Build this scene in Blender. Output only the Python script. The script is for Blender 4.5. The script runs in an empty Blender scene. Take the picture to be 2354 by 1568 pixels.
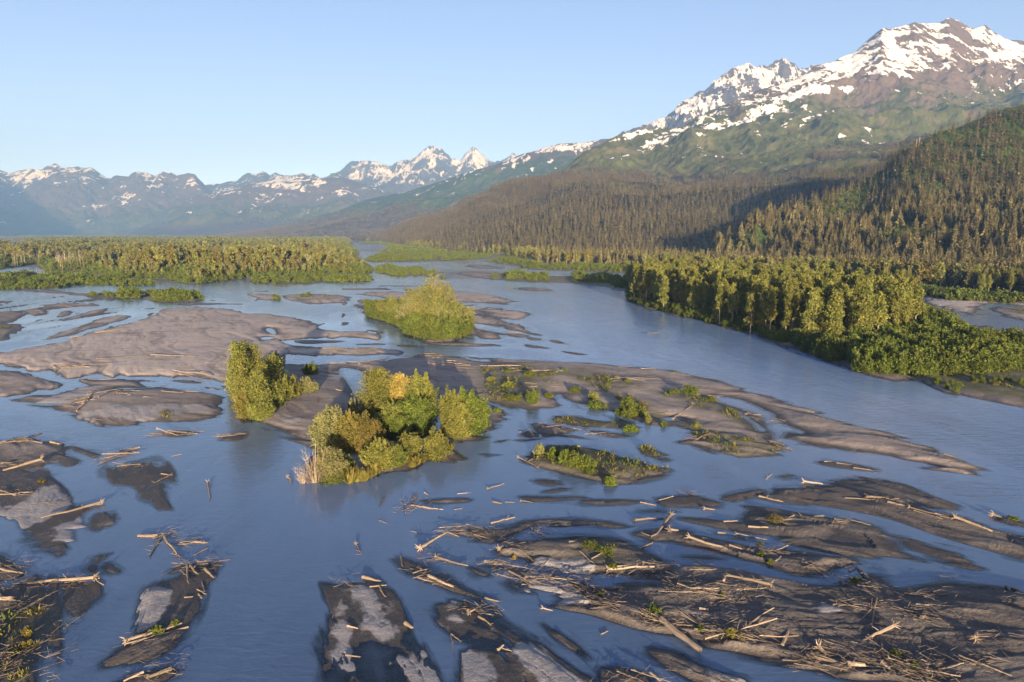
import bpy, math, random
import numpy as np
from mathutils import Vector, Matrix
R = math.radians
S = bpy.context.scene
COL = S.collection
rng = np.random.RandomState(7)
random.seed(7)

# ------------------------------------------------------------------ camera geometry
F = 1569.0; CX = 1177.0; CY = 784.0; CAMH = 40.0
PITCH = math.atan((784 - 538) / F)
CP, SP = math.cos(PITCH), math.sin(PITCH)

def W(x, y, Y):                      # a sight line met at forward distance Y
    x = np.asarray(x, float); y = np.asarray(y, float); Y = np.asarray(Y, float)
    v = (CY - y) / F
    t = Y / (CP + v * SP)
    return np.stack([(x - CX) / F * t, Y + 0 * t, CAMH + (-SP + v * CP) * t], -1)

def G(x, y, z=0.0):                  # a sight line met at the plane z
    x = np.asarray(x, float); y = np.asarray(y, float)
    v = (CY - y) / F
    t = (CAMH - z) / (SP - v * CP)
    return np.stack([(x - CX) / F * t, (CP + v * SP) * t, z + 0 * t], -1)

def toD(p):                          # world -> picture
    p = np.asarray(p, float)
    dz = p[..., 2] - CAMH
    f = p[..., 1] * CP - dz * SP
    up = p[..., 1] * SP + dz * CP
    return CX + F * p[..., 0] / f, CY - F * up / f, f

# ------------------------------------------------------------------ noise
def _hash(ix, iy, seed):
    h = (ix.astype(np.int64) * 374761393 + iy.astype(np.int64) * 668265263 + seed * 974634777) & 0xFFFFFFFF
    h = ((h ^ (h >> 13)) * 1274126177) & 0xFFFFFFFF
    return ((h ^ (h >> 16)) & 0xFFFF) / 32767.5 - 1.0
def vnoise(x, y, seed=0):
    x = np.asarray(x, float); y = np.asarray(y, float)
    ix = np.floor(x); iy = np.floor(y); fx = x - ix; fy = y - iy
    fx = fx * fx * (3 - 2 * fx); fy = fy * fy * (3 - 2 * fy)
    a = _hash(ix, iy, seed); b = _hash(ix + 1, iy, seed); c = _hash(ix, iy + 1, seed); d = _hash(ix + 1, iy + 1, seed)
    return (a * (1 - fx) + b * fx) * (1 - fy) + (c * (1 - fx) + d * fx) * fy
def fbm(x, y, o=4, seed=0, g=.5):
    s = 0; a = 1; t = 0; x, y = .83 * x - .55 * y, .55 * x + .83 * y
    for i in range(o):
        s = s + a * vnoise(x + 17.3 * i, y + 9.1 * i, seed + i); t += a; a *= g; x, y = 1.61 * x - 1.21 * y, 1.21 * x + 1.61 * y
    return s / t
def ridged(x, y, o=5, seed=0, g=.5):
    s = 0; a = 1; t = 0
    for i in range(o):
        n = 1 - np.abs(vnoise(x * 2 ** i + 31.7 * i, y * 2 ** i + 5.3 * i, seed + i)) * 1.6
        s = s + a * n; t += a; a *= g
    return s / t

# ------------------------------------------------------------------ object helpers
def tag(o, label=None, cat=None, group=None, kind=None):
    if label: o['label'] = label
    if cat: o['category'] = cat
    if group: o['group'] = group
    if kind: o['kind'] = kind
    return o
def link(o, parent=None):
    COL.objects.link(o)
    if parent: o.parent = parent
    return o
def mesh_np(name, verts, faces, mats=(), smooth=False, mi=None):
    """faces: (n,k) int array with the same k for all"""
    me = bpy.data.meshes.new(name)
    verts = np.asarray(verts, np.float32); faces = np.asarray(faces, np.int32)
    n, k = faces.shape
    me.vertices.add(len(verts)); me.vertices.foreach_set('co', verts.ravel())
    me.loops.add(n * k); me.loops.foreach_set('vertex_index', faces.ravel())
    me.polygons.add(n)
    me.polygons.foreach_set('loop_start', np.arange(0, n * k, k, dtype=np.int32))
    for m in mats: me.materials.append(m)
    if mi is not None: me.polygons.foreach_set('material_index', np.asarray(mi, np.int32))
    me.polygons.foreach_set('use_smooth', np.full(n, smooth))
    me.update(); me.validate()
    return me
def grid_faces(nr, nc):
    i = np.arange(nr * nc).reshape(nr, nc)
    return np.stack([i[:-1, :-1], i[:-1, 1:], i[1:, 1:], i[1:, :-1]], -1).reshape(-1, 4)
def attr(me, name, vals):
    a = me.attributes.new(name, 'FLOAT', 'POINT'); a.data.foreach_set('value', np.asarray(vals, np.float32).ravel())

class NT:
    def __init__(s, name):
        s.m = bpy.data.materials.new(name); s.m.use_nodes = True
        s.t = s.m.node_tree; s.t.nodes.clear()
        s.out = s.t.nodes.new('ShaderNodeOutputMaterial')
    def n(s, ty, ins=None, **kw):
        nd = s.t.nodes.new(ty)
        for k, v in kw.items(): setattr(nd, k, v)
        for k, v in (ins or {}).items(): s.set(nd.inputs[k], v)
        return nd
    def set(s, sock, v):
        if isinstance(v, bpy.types.Node): v = v.outputs[0]
        if isinstance(v, bpy.types.NodeSocket): s.t.links.new(v, sock)
        elif sock.type == 'RGBA' and len(v) == 3: sock.default_value = (*v, 1)
        else: sock.default_value = v
    def math(s, op, a, b=0, clamp=False):
        return s.n('ShaderNodeMath', {0: a, 1: b}, operation=op, use_clamp=clamp).outputs[0]
    def ramp(s, v, a, b):              # smooth 0..1 between a and b
        return s.n('ShaderNodeMapRange', {0: v, 1: a, 2: b, 3: 0.0, 4: 1.0}, interpolation_type='SMOOTHSTEP').outputs[0]
    def mix(s, f, a, b):
        nd = s.t.nodes.new('ShaderNodeMix'); nd.data_type = 'RGBA'
        s.set(nd.inputs[0], f); s.set(nd.inputs[6], a); s.set(nd.inputs[7], b)
        return nd.outputs[2]
    def attr(s, name): return s.n('ShaderNodeAttribute', attribute_name=name).outputs['Fac']
    def pos(s): return s.n('ShaderNodeNewGeometry').outputs['Position']
    def scale(s, v, sc, rot=0.0):
        return s.n('ShaderNodeMapping', {0: v, 2: (0, 0, rot), 3: sc}).outputs[0]
    def noise(s, v, sc, det=4, rough=.55, dist=0.0):
        return s.n('ShaderNodeTexNoise', {'Vector': v, 'Scale': sc, 'Detail': det, 'Roughness': rough, 'Distortion': dist}).outputs[0]
    def bsdf(s, **ins):
        return s.n('ShaderNodeBsdfPrincipled', ins)
    def done(s, sh, vol=None):
        s.t.links.new(sh.outputs[0] if isinstance(sh, bpy.types.Node) else sh, s.out.inputs[0]); return s.m

# ------------------------------------------------------------------ camera, sky, sun
cam = bpy.data.cameras.new('camera'); co = bpy.data.objects.new('camera', cam); link(co)
co.location = (0, 0, CAMH); co.rotation_euler = (R(90) - PITCH, 0, 0)
cam.sensor_width = 36; cam.lens = F / 2354 * 36; cam.clip_end = 90000; cam.clip_start = 1
S.camera = co
SUN_EL, SUN_AZ = R(6.2), R(8)        # the sun stands low behind the camera, a little to its right
wd = bpy.data.worlds.new('World'); S.world = wd; wd.use_nodes = True
nt = wd.node_tree; bg = nt.nodes['Background']
sky = nt.nodes.new('ShaderNodeTexSky'); sky.sky_type = 'NISHITA'; sky.sun_disc = False
sky.sun_elevation = SUN_EL; sky.sun_rotation = math.pi - SUN_AZ
sky.altitude = 50; sky.air_density = 0.35; sky.dust_density = 0.8; sky.ozone_density = 0.2
tn = nt.nodes.new('ShaderNodeMix'); tn.data_type = 'RGBA'; tn.blend_type = 'MULTIPLY'; tn.inputs[0].default_value = 1; tn.inputs[7].default_value = (.97, .895, 1.02, 1)   # white balance of the sky
nt.links.new(sky.outputs[0], tn.inputs[6]); nt.links.new(tn.outputs[2], bg.inputs[0]); bg.inputs[1].default_value = 0.118
sl = bpy.data.lights.new('sun', 'SUN'); so = bpy.data.objects.new('sun', sl); link(so)
sl.energy = 5.0; sl.angle = R(0.5); sl.color = (1.0, 0.75, 0.47)
tosun = Vector((math.sin(SUN_AZ) * math.cos(SUN_EL), -math.cos(SUN_AZ) * math.cos(SUN_EL), math.sin(SUN_EL)))
so.rotation_euler = tosun.to_track_quat('Z', 'Y').to_euler()
so.location = (200, -1500, 300)
S.view_settings.view_transform = 'Standard'; S.view_settings.look = 'None'
S.view_settings.exposure = 1.6; S.view_settings.gamma = 1
S.render.engine = 'CYCLES'
cy = S.cycles
cy.max_bounces = 6; cy.diffuse_bounces = 2; cy.glossy_bounces = 3; cy.transmission_bounces = 2; cy.transparent_max_bounces = 8; cy.volume_bounces = 0
cy.use_adaptive_sampling = True; cy.caustics_reflective = False; cy.caustics_refractive = False
# ------------------------------------------------------------------ the river bed: bars traced on the ground
ZO = {'A': (0, 674.4, .3334), 'B': (0, 1047.1, .3334), 'C': (551.7, 735.7, .3334), 'D': (784.7, 1047.1, .3334),
      'E': (1569.4, 1047.1, .3334), 'F': (1103.5, 735.7, .3334), '1': (0, 306.5, .3334), '2': (784.7, 306.5, .3334),
      '4': (1569.4, 459.8, .3334), '3': (1569.4, 0, .3334), 'G': (0, 521.1, .20835), 'H': (662.1, 797.0, .20835),
      'J': (1863.7, 183.9, .20835), 'K': (0, 980.9, .20835), 'O': (0, 0, 1.0)}
def Z(s):
    """'A 1 2 3 4 C 5 6' -> picture points, the letter names the zoom they were read from"""
    out = []; tagc = 'O'; nums = []
    for w in s.split():
        if w in ZO: tagc = w; continue
        nums.append(float(w))
        if len(nums) == 2:
            ox, oy, k = ZO[tagc]; out.append((ox + nums[0] * k, oy + nums[1] * k)); nums = []
    return np.array(out)
# (height, tone of dryness plus painted grazing-sun brightness, outline)
BARS = [
 (.8, .95, 'A -300 440 0 412 250 370 480 320 700 260 900 210 1060 150 1130 105 1300 95 1500 100 1650 130 1800 145 2050 165 2200 190 2270 235 C 700 70 900 75 990 105 985 130 870 135 600 128 450 130 350 132 200 118 210 135 300 165 500 185 900 195 1080 205 1130 225 950 240 700 240 560 250 450 245 300 240 A 1940 430 1850 560 1700 620 1560 600 1400 590 1190 562 1050 566 850 572 640 562 470 580 370 510 250 525 90 490 0 478 -300 470'),
 (.8, .55, 'C 290 300 450 300 650 298 900 290 1100 262 1250 245 1400 248 1600 270 2000 295 2340 300 F 950 315 1200 345 1350 370 1600 430 1900 510 2100 570 2300 640 O 1950 975 2050 1005 2150 1040 2247 1080 2153 1072 2036 1047 F 2354 885 2180 872 2100 840 2155 900 2050 930 1900 955 1780 962 1720 930 1560 870 1430 840 1410 820 1390 760 1290 680 1310 750 1150 720 1050 690 920 640 700 600 600 570 550 520 520 600 420 620 340 640 100 570 0 520 C 1560 500 1690 580 1860 670 1700 690 1880 750 1600 830 1450 860 1440 950 1250 935 1100 1010 900 1090 700 1120 540 1110 500 1000 530 860 440 820 300 770 170 720 60 690 A 1740 870 1650 740 1600 640 1590 560 1750 480'),
 (.4, .6, 'C 360 137 600 140 770 145 640 160 480 165 390 160'),
 (.4, .7, 'C 780 165 1000 160 1010 172 800 172'),
 (.6, .6, 'A -300 530 0 520 100 530 250 560 350 610 470 625 420 650 200 690 0 705 -300 700'),
 (.7, .5, 'A -300 735 0 733 180 715 350 690 480 665 560 640 530 605 620 588 900 585 1070 608 1000 618 1160 632 1300 645 1450 665 1560 710 1590 745 1500 840 1400 875 1200 900 900 912 700 905 540 880 500 840 430 785 300 770 100 758 0 750 -300 755'),
 (.3, .2, 'A 1170 600 1300 600 1410 618 1300 620'),
 (.5, .8, 'A 305 320 380 280 500 240 640 190 800 152 880 152 905 165 800 200 650 240 500 285 350 315'),
 (.5, .8, 'A 400 195 500 165 600 130 700 108 745 105 700 135 620 155 500 180'),
 (.5, .4, 'A -400 130 0 130 100 120 160 145 165 190 140 240 80 290 60 320 0 330 -400 330'),
 (.4, .6, 'A 170 115 280 100 350 115 300 150 230 165 180 140'),
 (.4, .6, 'A 390 165 430 120 500 118 480 145 420 165'),
 (.2, .2, 'A 230 190 300 170 310 175 250 198'),
 (.3, .7, 'A 280 80 450 70 700 75 720 85 500 95 430 100 300 92'),
 (.3, .4, 'A -100 48 0 50 100 55 60 70 0 65 -100 62'),
 (.3, .7, 'A 990 105 1080 97 1060 110 1000 112'),
 (.3, .7, 'A 1210 75 1400 65 1550 68 1700 75 1500 80 1250 82'),
 (.6, .5, '1 440 1100 600 1105 700 1100 850 1095 960 1105 970 1135 900 1145 600 1130 450 1115'),
 (.4, .5, 'G 100 700 300 695 560 700 800 730 760 745 560 735 350 720'),
 (.5, .7, '1 985 1120 1060 1090 1200 1100 1380 1120 1420 1145 1300 1165 1150 1175 1050 1160 990 1140'),
 (.3, .7, '1 1430 1145 1500 1150 1460 1157'),
 (.5, .9, '1 1705 1110 1800 1105 1900 1120 1920 1150 1780 1155 1740 1125'),
 (.5, .9, '1 1950 1115 2100 1105 2300 1110 2400 1130 2400 1168 2200 1180 2050 1165 1980 1145'),
 (.3, .8, '1 1730 1087 1850 1083 1870 1090 1750 1092'),
 (.8, .4, '1 90 700 600 700 1200 706 2354 712 2 100 705 60 780 110 820 140 895 225 930 220 965 100 970 0 970 1 2100 980 1950 985 1800 990 1700 1005 1550 1020 1380 1040 1260 1035 1190 1015 1100 1005 900 1000 740 1000 680 965 500 950 330 958 250 905 -100 950 -900 940 -900 780 -100 800 60 810'),
 (.5, .4, '1 -900 960 0 985 250 985 450 980 650 990 740 1010 1000 1025 1060 1045 900 1052 500 1040 400 1030 200 1015 80 1008 -900 1000'),
 (.5, .4, '1 -900 1030 0 1025 80 1022 200 1030 400 1040 500 1050 420 1065 100 1075 -900 1085'),
 (.5, .5, '1 1740 1035 1760 1010 1900 1000 2150 990 2354 988 2 100 986 225 1000 215 1022 100 1027 0 1027 1 1900 1040'),
 (.5, .6, '2 230 935 300 905 400 925 540 930 640 965 660 985 560 985 400 985 300 975 240 960'),
 (.3, .6, '2 680 985 715 990 720 1005 690 1010'),
 (1.2, .5, '2 150 870 180 888 500 882 900 872 1050 858 1060 840 1180 843 1090 870 1000 885 1060 893 1230 915 1260 935 1500 945 1800 955 2030 965 O 1600 640 1750 650 1900 655 4 1200 600 1400 630 1600 668 1700 682 1850 700 2354 720 O 2700 735 3300 765 3300 541 780 541 780 552 2 0 745 180 758 300 765 330 790 300 815'),
 (.6, .5, '2 780 965 900 960 1030 970 1150 965 1250 965 1400 985 1600 985 1800 990 2000 1000 2010 1080 1960 1100 1850 1070 1750 1050 1600 1035 1400 1030 1100 1015 900 990 790 975'),
 (1.0, .4, 'O 1433 692 1440 665 1520 650 1700 665 1900 690 4 1450 775 1620 800 1800 830 1900 880 2000 960 2100 985 2354 975 2900 1000 4000 1050 4000 1800 2900 1560 2354 1420 1850 1335 1700 1290 1550 1240 1400 1230 1150 1180 1060 1130 900 1080 700 1000 480 935 350 890 200 860 120 830 0 810'),
 (.5, .9, '4 1640 690 1750 685 2000 690 2354 705 2900 725 2900 760 2354 735 2100 715 2060 735 2070 790 1950 785 1780 750'),
 (.4, .6, '4 2080 730 2354 740 2900 770 2900 900 2354 830 2200 800'),
 (.2, .3, '4 1850 850 2000 860 2200 900 2354 930 2100 905 1900 870'),
 (.3, .3, '4 2060 865 2120 868 2140 880 2080 880'),
 (.7, .6, '2 160 1180 170 1260 220 1290 300 1310 420 1360 430 1400 520 1410 650 1440 800 1430 910 1390 950 1420 1120 1415 1000 1370 900 1340 900 1280 850 1240 780 1200 500 1180 300 1160'),
 (.5, .9, '2 60 1105 200 1095 450 1095 780 1092 900 1095 1100 1125 1230 1165 1100 1170 780 1165 600 1170 400 1150 200 1120'),
 (.25, .7, '2 780 1178 1030 1187 780 1192'),
 (.5, .9, '2 860 1210 1100 1215 1270 1235 1310 1245 1290 1265 1240 1290 1150 1285 1050 1262 870 1230'),
 (.5, .9, '2 860 1245 1050 1272 1160 1295 1240 1320 1290 1360 1400 1400 1200 1360 1000 1320 900 1310'),
 (.4, .8, '2 110 1145 220 1150 200 1180 120 1170'),
 (.3, .8, '2 230 1050 500 1048 560 1055 300 1058'), (.3, .8, '2 0 1065 350 1070 380 1078 0 1082'),
 (.4, .7, '2 1130 1375 1250 1385 1290 1400 1230 1412 1150 1395'),
 (.4, .3, '2 1270 1408 1330 1408 1400 1430 1300 1425'), (.4, .3, '2 1430 1430 1480 1425 1580 1460 1500 1450'),
 (.4, .3, '2 1260 1455 1350 1465 1460 1490 1290 1475'), (.4, .3, '2 1510 1500 1600 1508 1710 1530 1600 1525'),
 (.4, .4, '2 520 1440 700 1447 1000 1452 1160 1468 900 1470 650 1460'),
 (.3, .8, '2 1180 1065 1300 1062 1420 1072 1470 1088 1300 1088'),
 (.3, .8, '2 620 955 680 950 720 965 640 968'), (.3, .7, '2 835 915 950 903 1150 935 900 930'),
 (.5, .9, '2 0 1150 30 1160 40 1180 0 1190'), (.4, .6, '2 0 1300 50 1300 55 1318 0 1330'),(.4, .7, '2 0 1240 40 1245 20 1265 0 1275'),
 (.5, .2, 'F 470 690 560 655 700 660 830 700 1000 690 1130 770 1000 750 800 745 650 725 520 710'),
 (.5, .2, 'F 350 705 450 720 640 750 700 755 600 780 520 800 430 810 370 740'),
 (.3, .3, 'F 740 765 850 765 1040 795 950 812 850 800'),
 (.4, .2, 'F 270 790 340 760 420 800 330 815'), (.2, .1, 'F 250 830 440 815 300 840'), (.2, .1, 'F 100 840 200 822 150 845'),
 (.4, .3, 'F 1090 870 1160 865 1250 920 1300 930 1160 945 1100 900'), (.3, .3, 'F 1230 950 1310 955 1290 975 1240 970'),
 (.3, .3, 'F 1440 850 1500 850 1620 920 1560 910'),
 (.7, .2, 'F 340 970 400 900 450 875 560 878 700 885 850 910 950 950 1100 975 1200 1020 1350 1025 1250 1060 1050 1110 950 1125 860 1105 700 1070 550 1040 430 1010'),
 (.3, .1, 'F 960 1118 1100 1100 1300 1062 1250 1090 1100 1122'),
 (.15, .1, 'F 350 1115 450 1105 530 1115 545 1140 430 1140'), (.1, .1, 'F 430 1187 560 1167 600 1172 480 1190'),
 (.1, .1, 'F 20 930 140 930 60 940'), (.2, .3, 'F 270 1222 400 1218 560 1225 750 1225 600 1240 450 1250 330 1245'),
 (.035, .3, 'D -100 900 0 900 70 880 130 865 240 870 330 950 420 1020 440 1150 460 1290 560 1400 640 1500 680 1700 -150 1700 -60 1100'),
 (.06, .2, 'D 680 1050 740 1010 850 1030 950 1060 1050 1100 1170 1190 1300 1260 1400 1330 1500 1410 1600 1490 1700 1563 1850 1700 1600 1700 1400 1563 1300 1450 1240 1330 1340 1350 1200 1260 1070 1225 1075 1290 900 1300 780 1230 700 1150'),
 (.02, .1, 'D 820 1450 850 1340 1000 1340 1100 1380 1220 1450 1240 1700 800 1700'),
 (.4, .25, 'D 800 530 900 510 1000 500 1150 490 1250 455 1400 435 1550 432 1700 440 1860 460 1970 480 1900 492 1700 490 1500 490 1400 480 1300 510 1200 560 1100 592 1000 590 880 570'),
 (.7, .1, 'D 1090 660 1180 620 1300 590 1500 580 1700 560 1850 565 1980 600 2060 640 2150 700 2200 740 2290 750 2280 790 2100 815 1850 805 1700 795 1500 765 1380 755 1250 720 1100 690'),
 (.9, .12, 'D 980 740 1100 735 1350 790 1550 820 1750 855 1850 825 2050 825 2200 830 2354 780 E 0 775 150 765 350 790 600 850 850 885 1000 880 1090 850 1150 790 1230 775 1400 790 1600 808 1540 860 1480 900 1560 880 1650 830 1800 818 2000 845 2200 890 2354 960 2900 1050 3400 1200 3400 2200 2100 2200 1900 1700 1600 1540 1450 1500 1200 1490 1000 1470 850 1430 600 1400 430 1370 300 1330 100 1260 0 1220 D 2354 1220 2200 1195 2050 1150 1950 1120 1850 1100 1700 1040 1600 1010 1400 940 1250 880 1100 810 990 770'),
 (.3, .3, 'E -250 1340 -100 1340 0 1380 100 1440 250 1520 420 1560 300 1600 100 1560 -100 1450'),
 (.2, .4, 'D 1800 1500 1900 1480 2020 1500 2100 1540 2100 1700 1850 1700'),
 (.4, .1, 'D 530 840 600 840 700 820 800 900 950 970 1000 1000 850 960 700 900'),
 (.15, .1, 'D 360 700 450 710 560 760 640 820 500 820 400 760'), (.2, .3, 'D 560 310 700 300 880 300 860 320 700 332 600 325'),
 (.2, .2, 'D 900 770 960 800 1020 820 980 835 920 820'), (.15, .2, 'D 1130 870 1200 880 1300 940 1200 920'),
 (.4, .1, 'D 2000 540 2100 525 2250 510 2400 515 2400 575 2200 585 2100 570'), (.2, .1, 'D 2030 385 2150 375 2354 380 2200 400'),
 (.4, .1, 'E -200 300 -80 285 0 270 100 280 200 310 270 335 220 360 0 355 -150 350'),
 (.3, .1, 'E 260 290 400 250 560 235 560 260 450 300 330 312'),
 (.6, .1, 'E 510 270 650 240 800 235 830 205 900 200 960 180 1100 170 1300 175 1500 205 1650 250 1800 310 1900 360 1920 382 1800 382 1700 372 1640 352 1700 383 1850 405 1970 430 2100 490 2354 570 2900 680 2900 840 2354 715 2200 680 2000 620 1850 560 1700 520 1500 450 1350 400 1100 355 900 335 700 320 540 290'),
 (.45, .1, 'E 400 420 500 365 600 370 750 400 900 420 1000 440 1150 450 1300 490 1450 540 1600 570 1750 640 1900 690 2010 765 1900 750 1700 700 1560 640 1480 590 1400 570 1550 680 1670 732 1500 700 1300 700 1150 680 1000 670 800 600 650 540 450 500 250 500 0 460 -150 450 0 440 250 460 400 470'),
 (.5, .1, 'E -100 570 100 545 300 600 500 640 700 645 900 670 1190 725 1100 780 1080 810 900 830 750 810 600 750 400 700 200 650 0 600'),
 (.3, .1, 'E 920 45 1000 38 1150 55 1300 90 1350 105 1200 98 1000 70'), (.3, .1, 'E 640 145 760 130 775 150 700 160'),
 (.4, .1, 'E 2140 425 2250 430 2354 470 2500 520 2354 490 2200 460'),
 (.4, .35, 'A -300 1010 0 1010 150 1000 300 1035 420 1050 500 1100 555 1150 480 1200 400 1160 330 1165 250 1200 -300 1200'),
 (.2, .25, 'B -300 70 100 110 280 100 340 130 390 200 460 270 560 320 720 330 700 370 640 400 600 470 605 560 580 600 560 700 480 690 390 765 250 690 200 690 80 610 60 520 100 450 0 430 -300 430'),
 (.2, .4, 'B 625 460 680 400 740 385 800 430 770 480 680 510'),
 (.3, .2, 'A 440 1050 600 1075 700 1110 650 1145 560 1100'),
 (.10, .15, 'A 750 1210 800 1180 950 1150 1060 1120 1150 1170 1170 1230 1170 1300 1165 1440 1130 1487 1050 1460 930 1390 880 1340 800 1280'),
 (.3, .2, 'A 1090 965 1200 955 1300 945 1340 960 1280 985 1180 985'), (.3, .2, 'A 1500 1010 1550 985 1650 980 1690 970 1670 1000 1590 1022'),
 (.4, .1, 'B -300 680 0 680 80 720 160 790 150 840 0 870 -300 900'),
 (.5, .1, 'B -300 900 0 900 200 870 280 880 270 980 280 1050 260 1250 200 1563 100 1800 -300 1800'),
 (.08, .1, 'B 410 930 430 880 550 880 650 880 670 950 620 1050 540 1100 490 1118 430 1050'),
 (.2, .1, 'B 280 1200 340 1100 410 1110 400 1200 340 1260 290 1280'),
 (.09, .15, 'B 970 1190 1000 1080 1050 930 1130 870 1280 810 1400 760 1500 760 1430 870 1380 950 1365 1080 1320 1150 1250 1200 1100 1160'),
 (.35, .15, 'B 720 1440 800 1350 900 1290 1100 1230 1250 1180 1250 1240 1180 1330 1050 1400 900 1430 780 1442'),
 (.15, .1, 'B 650 740 660 700 720 680 730 690 680 740'), (.1, .1, 'B 600 780 640 755 670 780 640 800'),
 (.1, .1, 'B 700 770 740 750 800 810 740 800'), (.2, .1, 'B 1180 810 1250 770 1340 770 1300 790'),
 (.3, .1, 'B 780 1600 850 1560 1000 1510 1180 1490 1180 1540 1050 1600'),
 # the far flats
 (.8, .6, 'O -900 541.0 0 541.2 150 541.6 330 542.5 320 546 200 545 120 548.5 60 551 0 553 -900 556'),
 (.8, .6, 'O 350 540.5 1000 540.5 900 552 500 547 380 545'),
]
HOLES = [  # pools and side channels cut back out of the bars
 'C 180 55 215 60 250 90 250 103 215 100', 'A 780 652 900 655 1090 645 900 663',
 'C 1325 650 1380 640 1400 740 1310 770 1240 790 1330 720', 'C 850 560 900 500 915 500 900 540 870 570',
 'F 1600 525 1700 535 1790 548 1900 590 2050 650 2060 680 2120 720 2250 775 2200 782 2110 768 2060 815 2060 850 2040 850 2040 790 2000 760 1940 690 1870 640 1760 600 1640 560',
 'F 1780 655 1830 650 1880 690 1970 760 1940 765 1860 700', 'F 540 515 560 520 545 555 525 540',
 'F 610 560 760 595 920 640 1050 680 1300 760 1340 720 1400 760 1400 800 1280 790 1100 720 900 660 700 620',
 'A 930 1390 1060 1310 1150 1290 1155 1300 1060 1325 945 1395', 'A 1085 1165 1110 1160 1125 1180 1100 1190',
 'E 1420 570 1480 590 1560 640 1660 710 1690 735 1620 720 1500 640', 'G 60 1070 200 1050 280 1060 100 1075',
 'C 690 330 760 335 860 370 890 400 850 560 780 520 740 420' ,
]
SILT = [   # patches of pale dry silt and gravel
 'D 110 880 220 900 320 980 310 1090 420 1190 430 1240 350 1300 480 1350 560 1450 600 1563 660 1700 520 1700 330 1450 200 1300 120 1180 130 1080 60 950',
 'D -20 950 40 1100 50 1300 200 1563 250 1700 100 1700 0 1450', 'D 730 1020 820 1040 890 1130 860 1200 800 1220 730 1130',
 'D 1250 1330 1380 1400 1550 1563 1650 1700 1500 1700 1300 1450', 'D 1280 1290 1400 1370 1500 1420 1700 1563 1800 1700 1650 1640 1560 1540 1400 1420',
 'D 870 1410 1000 1400 1050 1490 1130 1563 1150 1700 930 1700 920 1480', 'D 1010 560 1080 530 1220 500 1350 450 1450 450 1350 480 1250 530 1150 580 1060 590',
 'D 1360 730 1500 720 1650 750 1750 800 1600 800 1400 770', 'D 1300 830 1400 880 1600 950 1680 990 1600 1000 1400 930 1300 870',
 'B 0 370 150 330 330 230 400 240 470 290 560 330 500 370 300 430 150 520 100 440 0 430 -200 430 -200 380', 'B 400 500 560 430 620 420 560 500 610 560 570 690 500 620 400 530',
 'A 920 1250 1000 1230 1080 1260 1000 1300 930 1290', 'B 980 1180 1010 1060 1050 960 1090 980 1080 1100 1010 1170',
 'C 265 705 320 690 400 695 430 730 480 740 400 755 330 740', 'A 540 850 700 800 900 790 1150 770 1300 780 1480 790 1440 850 1250 860 1000 880 800 880',
 'A 250 730 400 700 560 650 700 660 560 720 440 770 350 760', 'A 1340 665 1450 670 1480 695 1400 690', 'E 820 1250 900 1180 1000 1150 1020 1280 950 1350 880 1330',
 'E 850 1080 1000 1020 1100 1050 1100 1120 1000 1150 880 1140', 'E 1600 1150 1800 1140 1980 1160 1980 1250 1700 1200', 'E 2200 1250 2354 1200 2600 1200 2600 1350 2354 1330',
 'E 0 1385 100 1445 250 1522 420 1555 250 1545 80 1480 -60 1410', 'D 1850 1500 1950 1480 2020 1510 2050 1600 1880 1600', 'E 0 1090 150 1100 200 1150 250 1220 100 1180 0 1140',
 'E 1420 575 1560 650 1680 730 1560 680 1430 600', 'D 1820 870 1950 860 2050 900 1950 940 1850 910', 'D 700 302 860 302 840 318 720 322', 'F 330 1225 600 1222 640 1232 400 1240',
 'C 560 400 700 360 760 400 700 440 600 430',
]
def seg_dist(P, poly):
    """distance from points P (n,2) to the closed outline"""
    best = np.full(len(P), 1e9)
    for i in range(len(poly)):
        a = poly[i]; b = poly[(i + 1) % len(poly)]; ab = b - a; L = (ab ** 2).sum() + 1e-9
        t = np.clip(((P - a) @ ab) / L, 0, 1)
        d = np.hypot(P[:, 0] - a[0] - t * ab[0], P[:, 1] - a[1] - t * ab[1])
        best = np.minimum(best, d)
    return best
def inside(P, poly):
    c = np.zeros(len(P), bool); n = len(poly)
    for i in range(n):
        x1, y1 = poly[i]; x2, y2 = poly[(i + 1) % n]
        if y1 == y2: continue
        m = ((y1 > P[:, 1]) != (y2 > P[:, 1])) & (P[:, 0] < (x2 - x1) * (P[:, 1] - y1) / (y2 - y1) + x1)
        c ^= m
    return c
def smooth_poly(p):                   # one Chaikin pass rounds traced corners
    q = np.roll(p, -1, 0)
    return np.stack([p * .8 + q * .2, p * .2 + q * .8], 1).reshape(-1, 2)
def world_poly(s, sm=True):
    d = Z(s); d[:, 1] = np.maximum(d[:, 1], 540.3)
    if sm: d = smooth_poly(d)
    return G(d[:, 0], d[:, 1])[:, :2]
def signed(P, poly, reach):
    """signed distance, positive inside, only near the outline; -inf elsewhere"""
    lo = poly.min(0) - reach; hi = poly.max(0) + reach
    m = np.where((P[:, 0] > lo[0]) & (P[:, 0] < hi[0]) & (P[:, 1] > lo[1]) & (P[:, 1] < hi[1]))[0]
    if len(m) == 0: return m, None
    q = P[m]; d = seg_dist(q, poly); s = np.where(inside(q, poly), d, -d)
    return m, s

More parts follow.
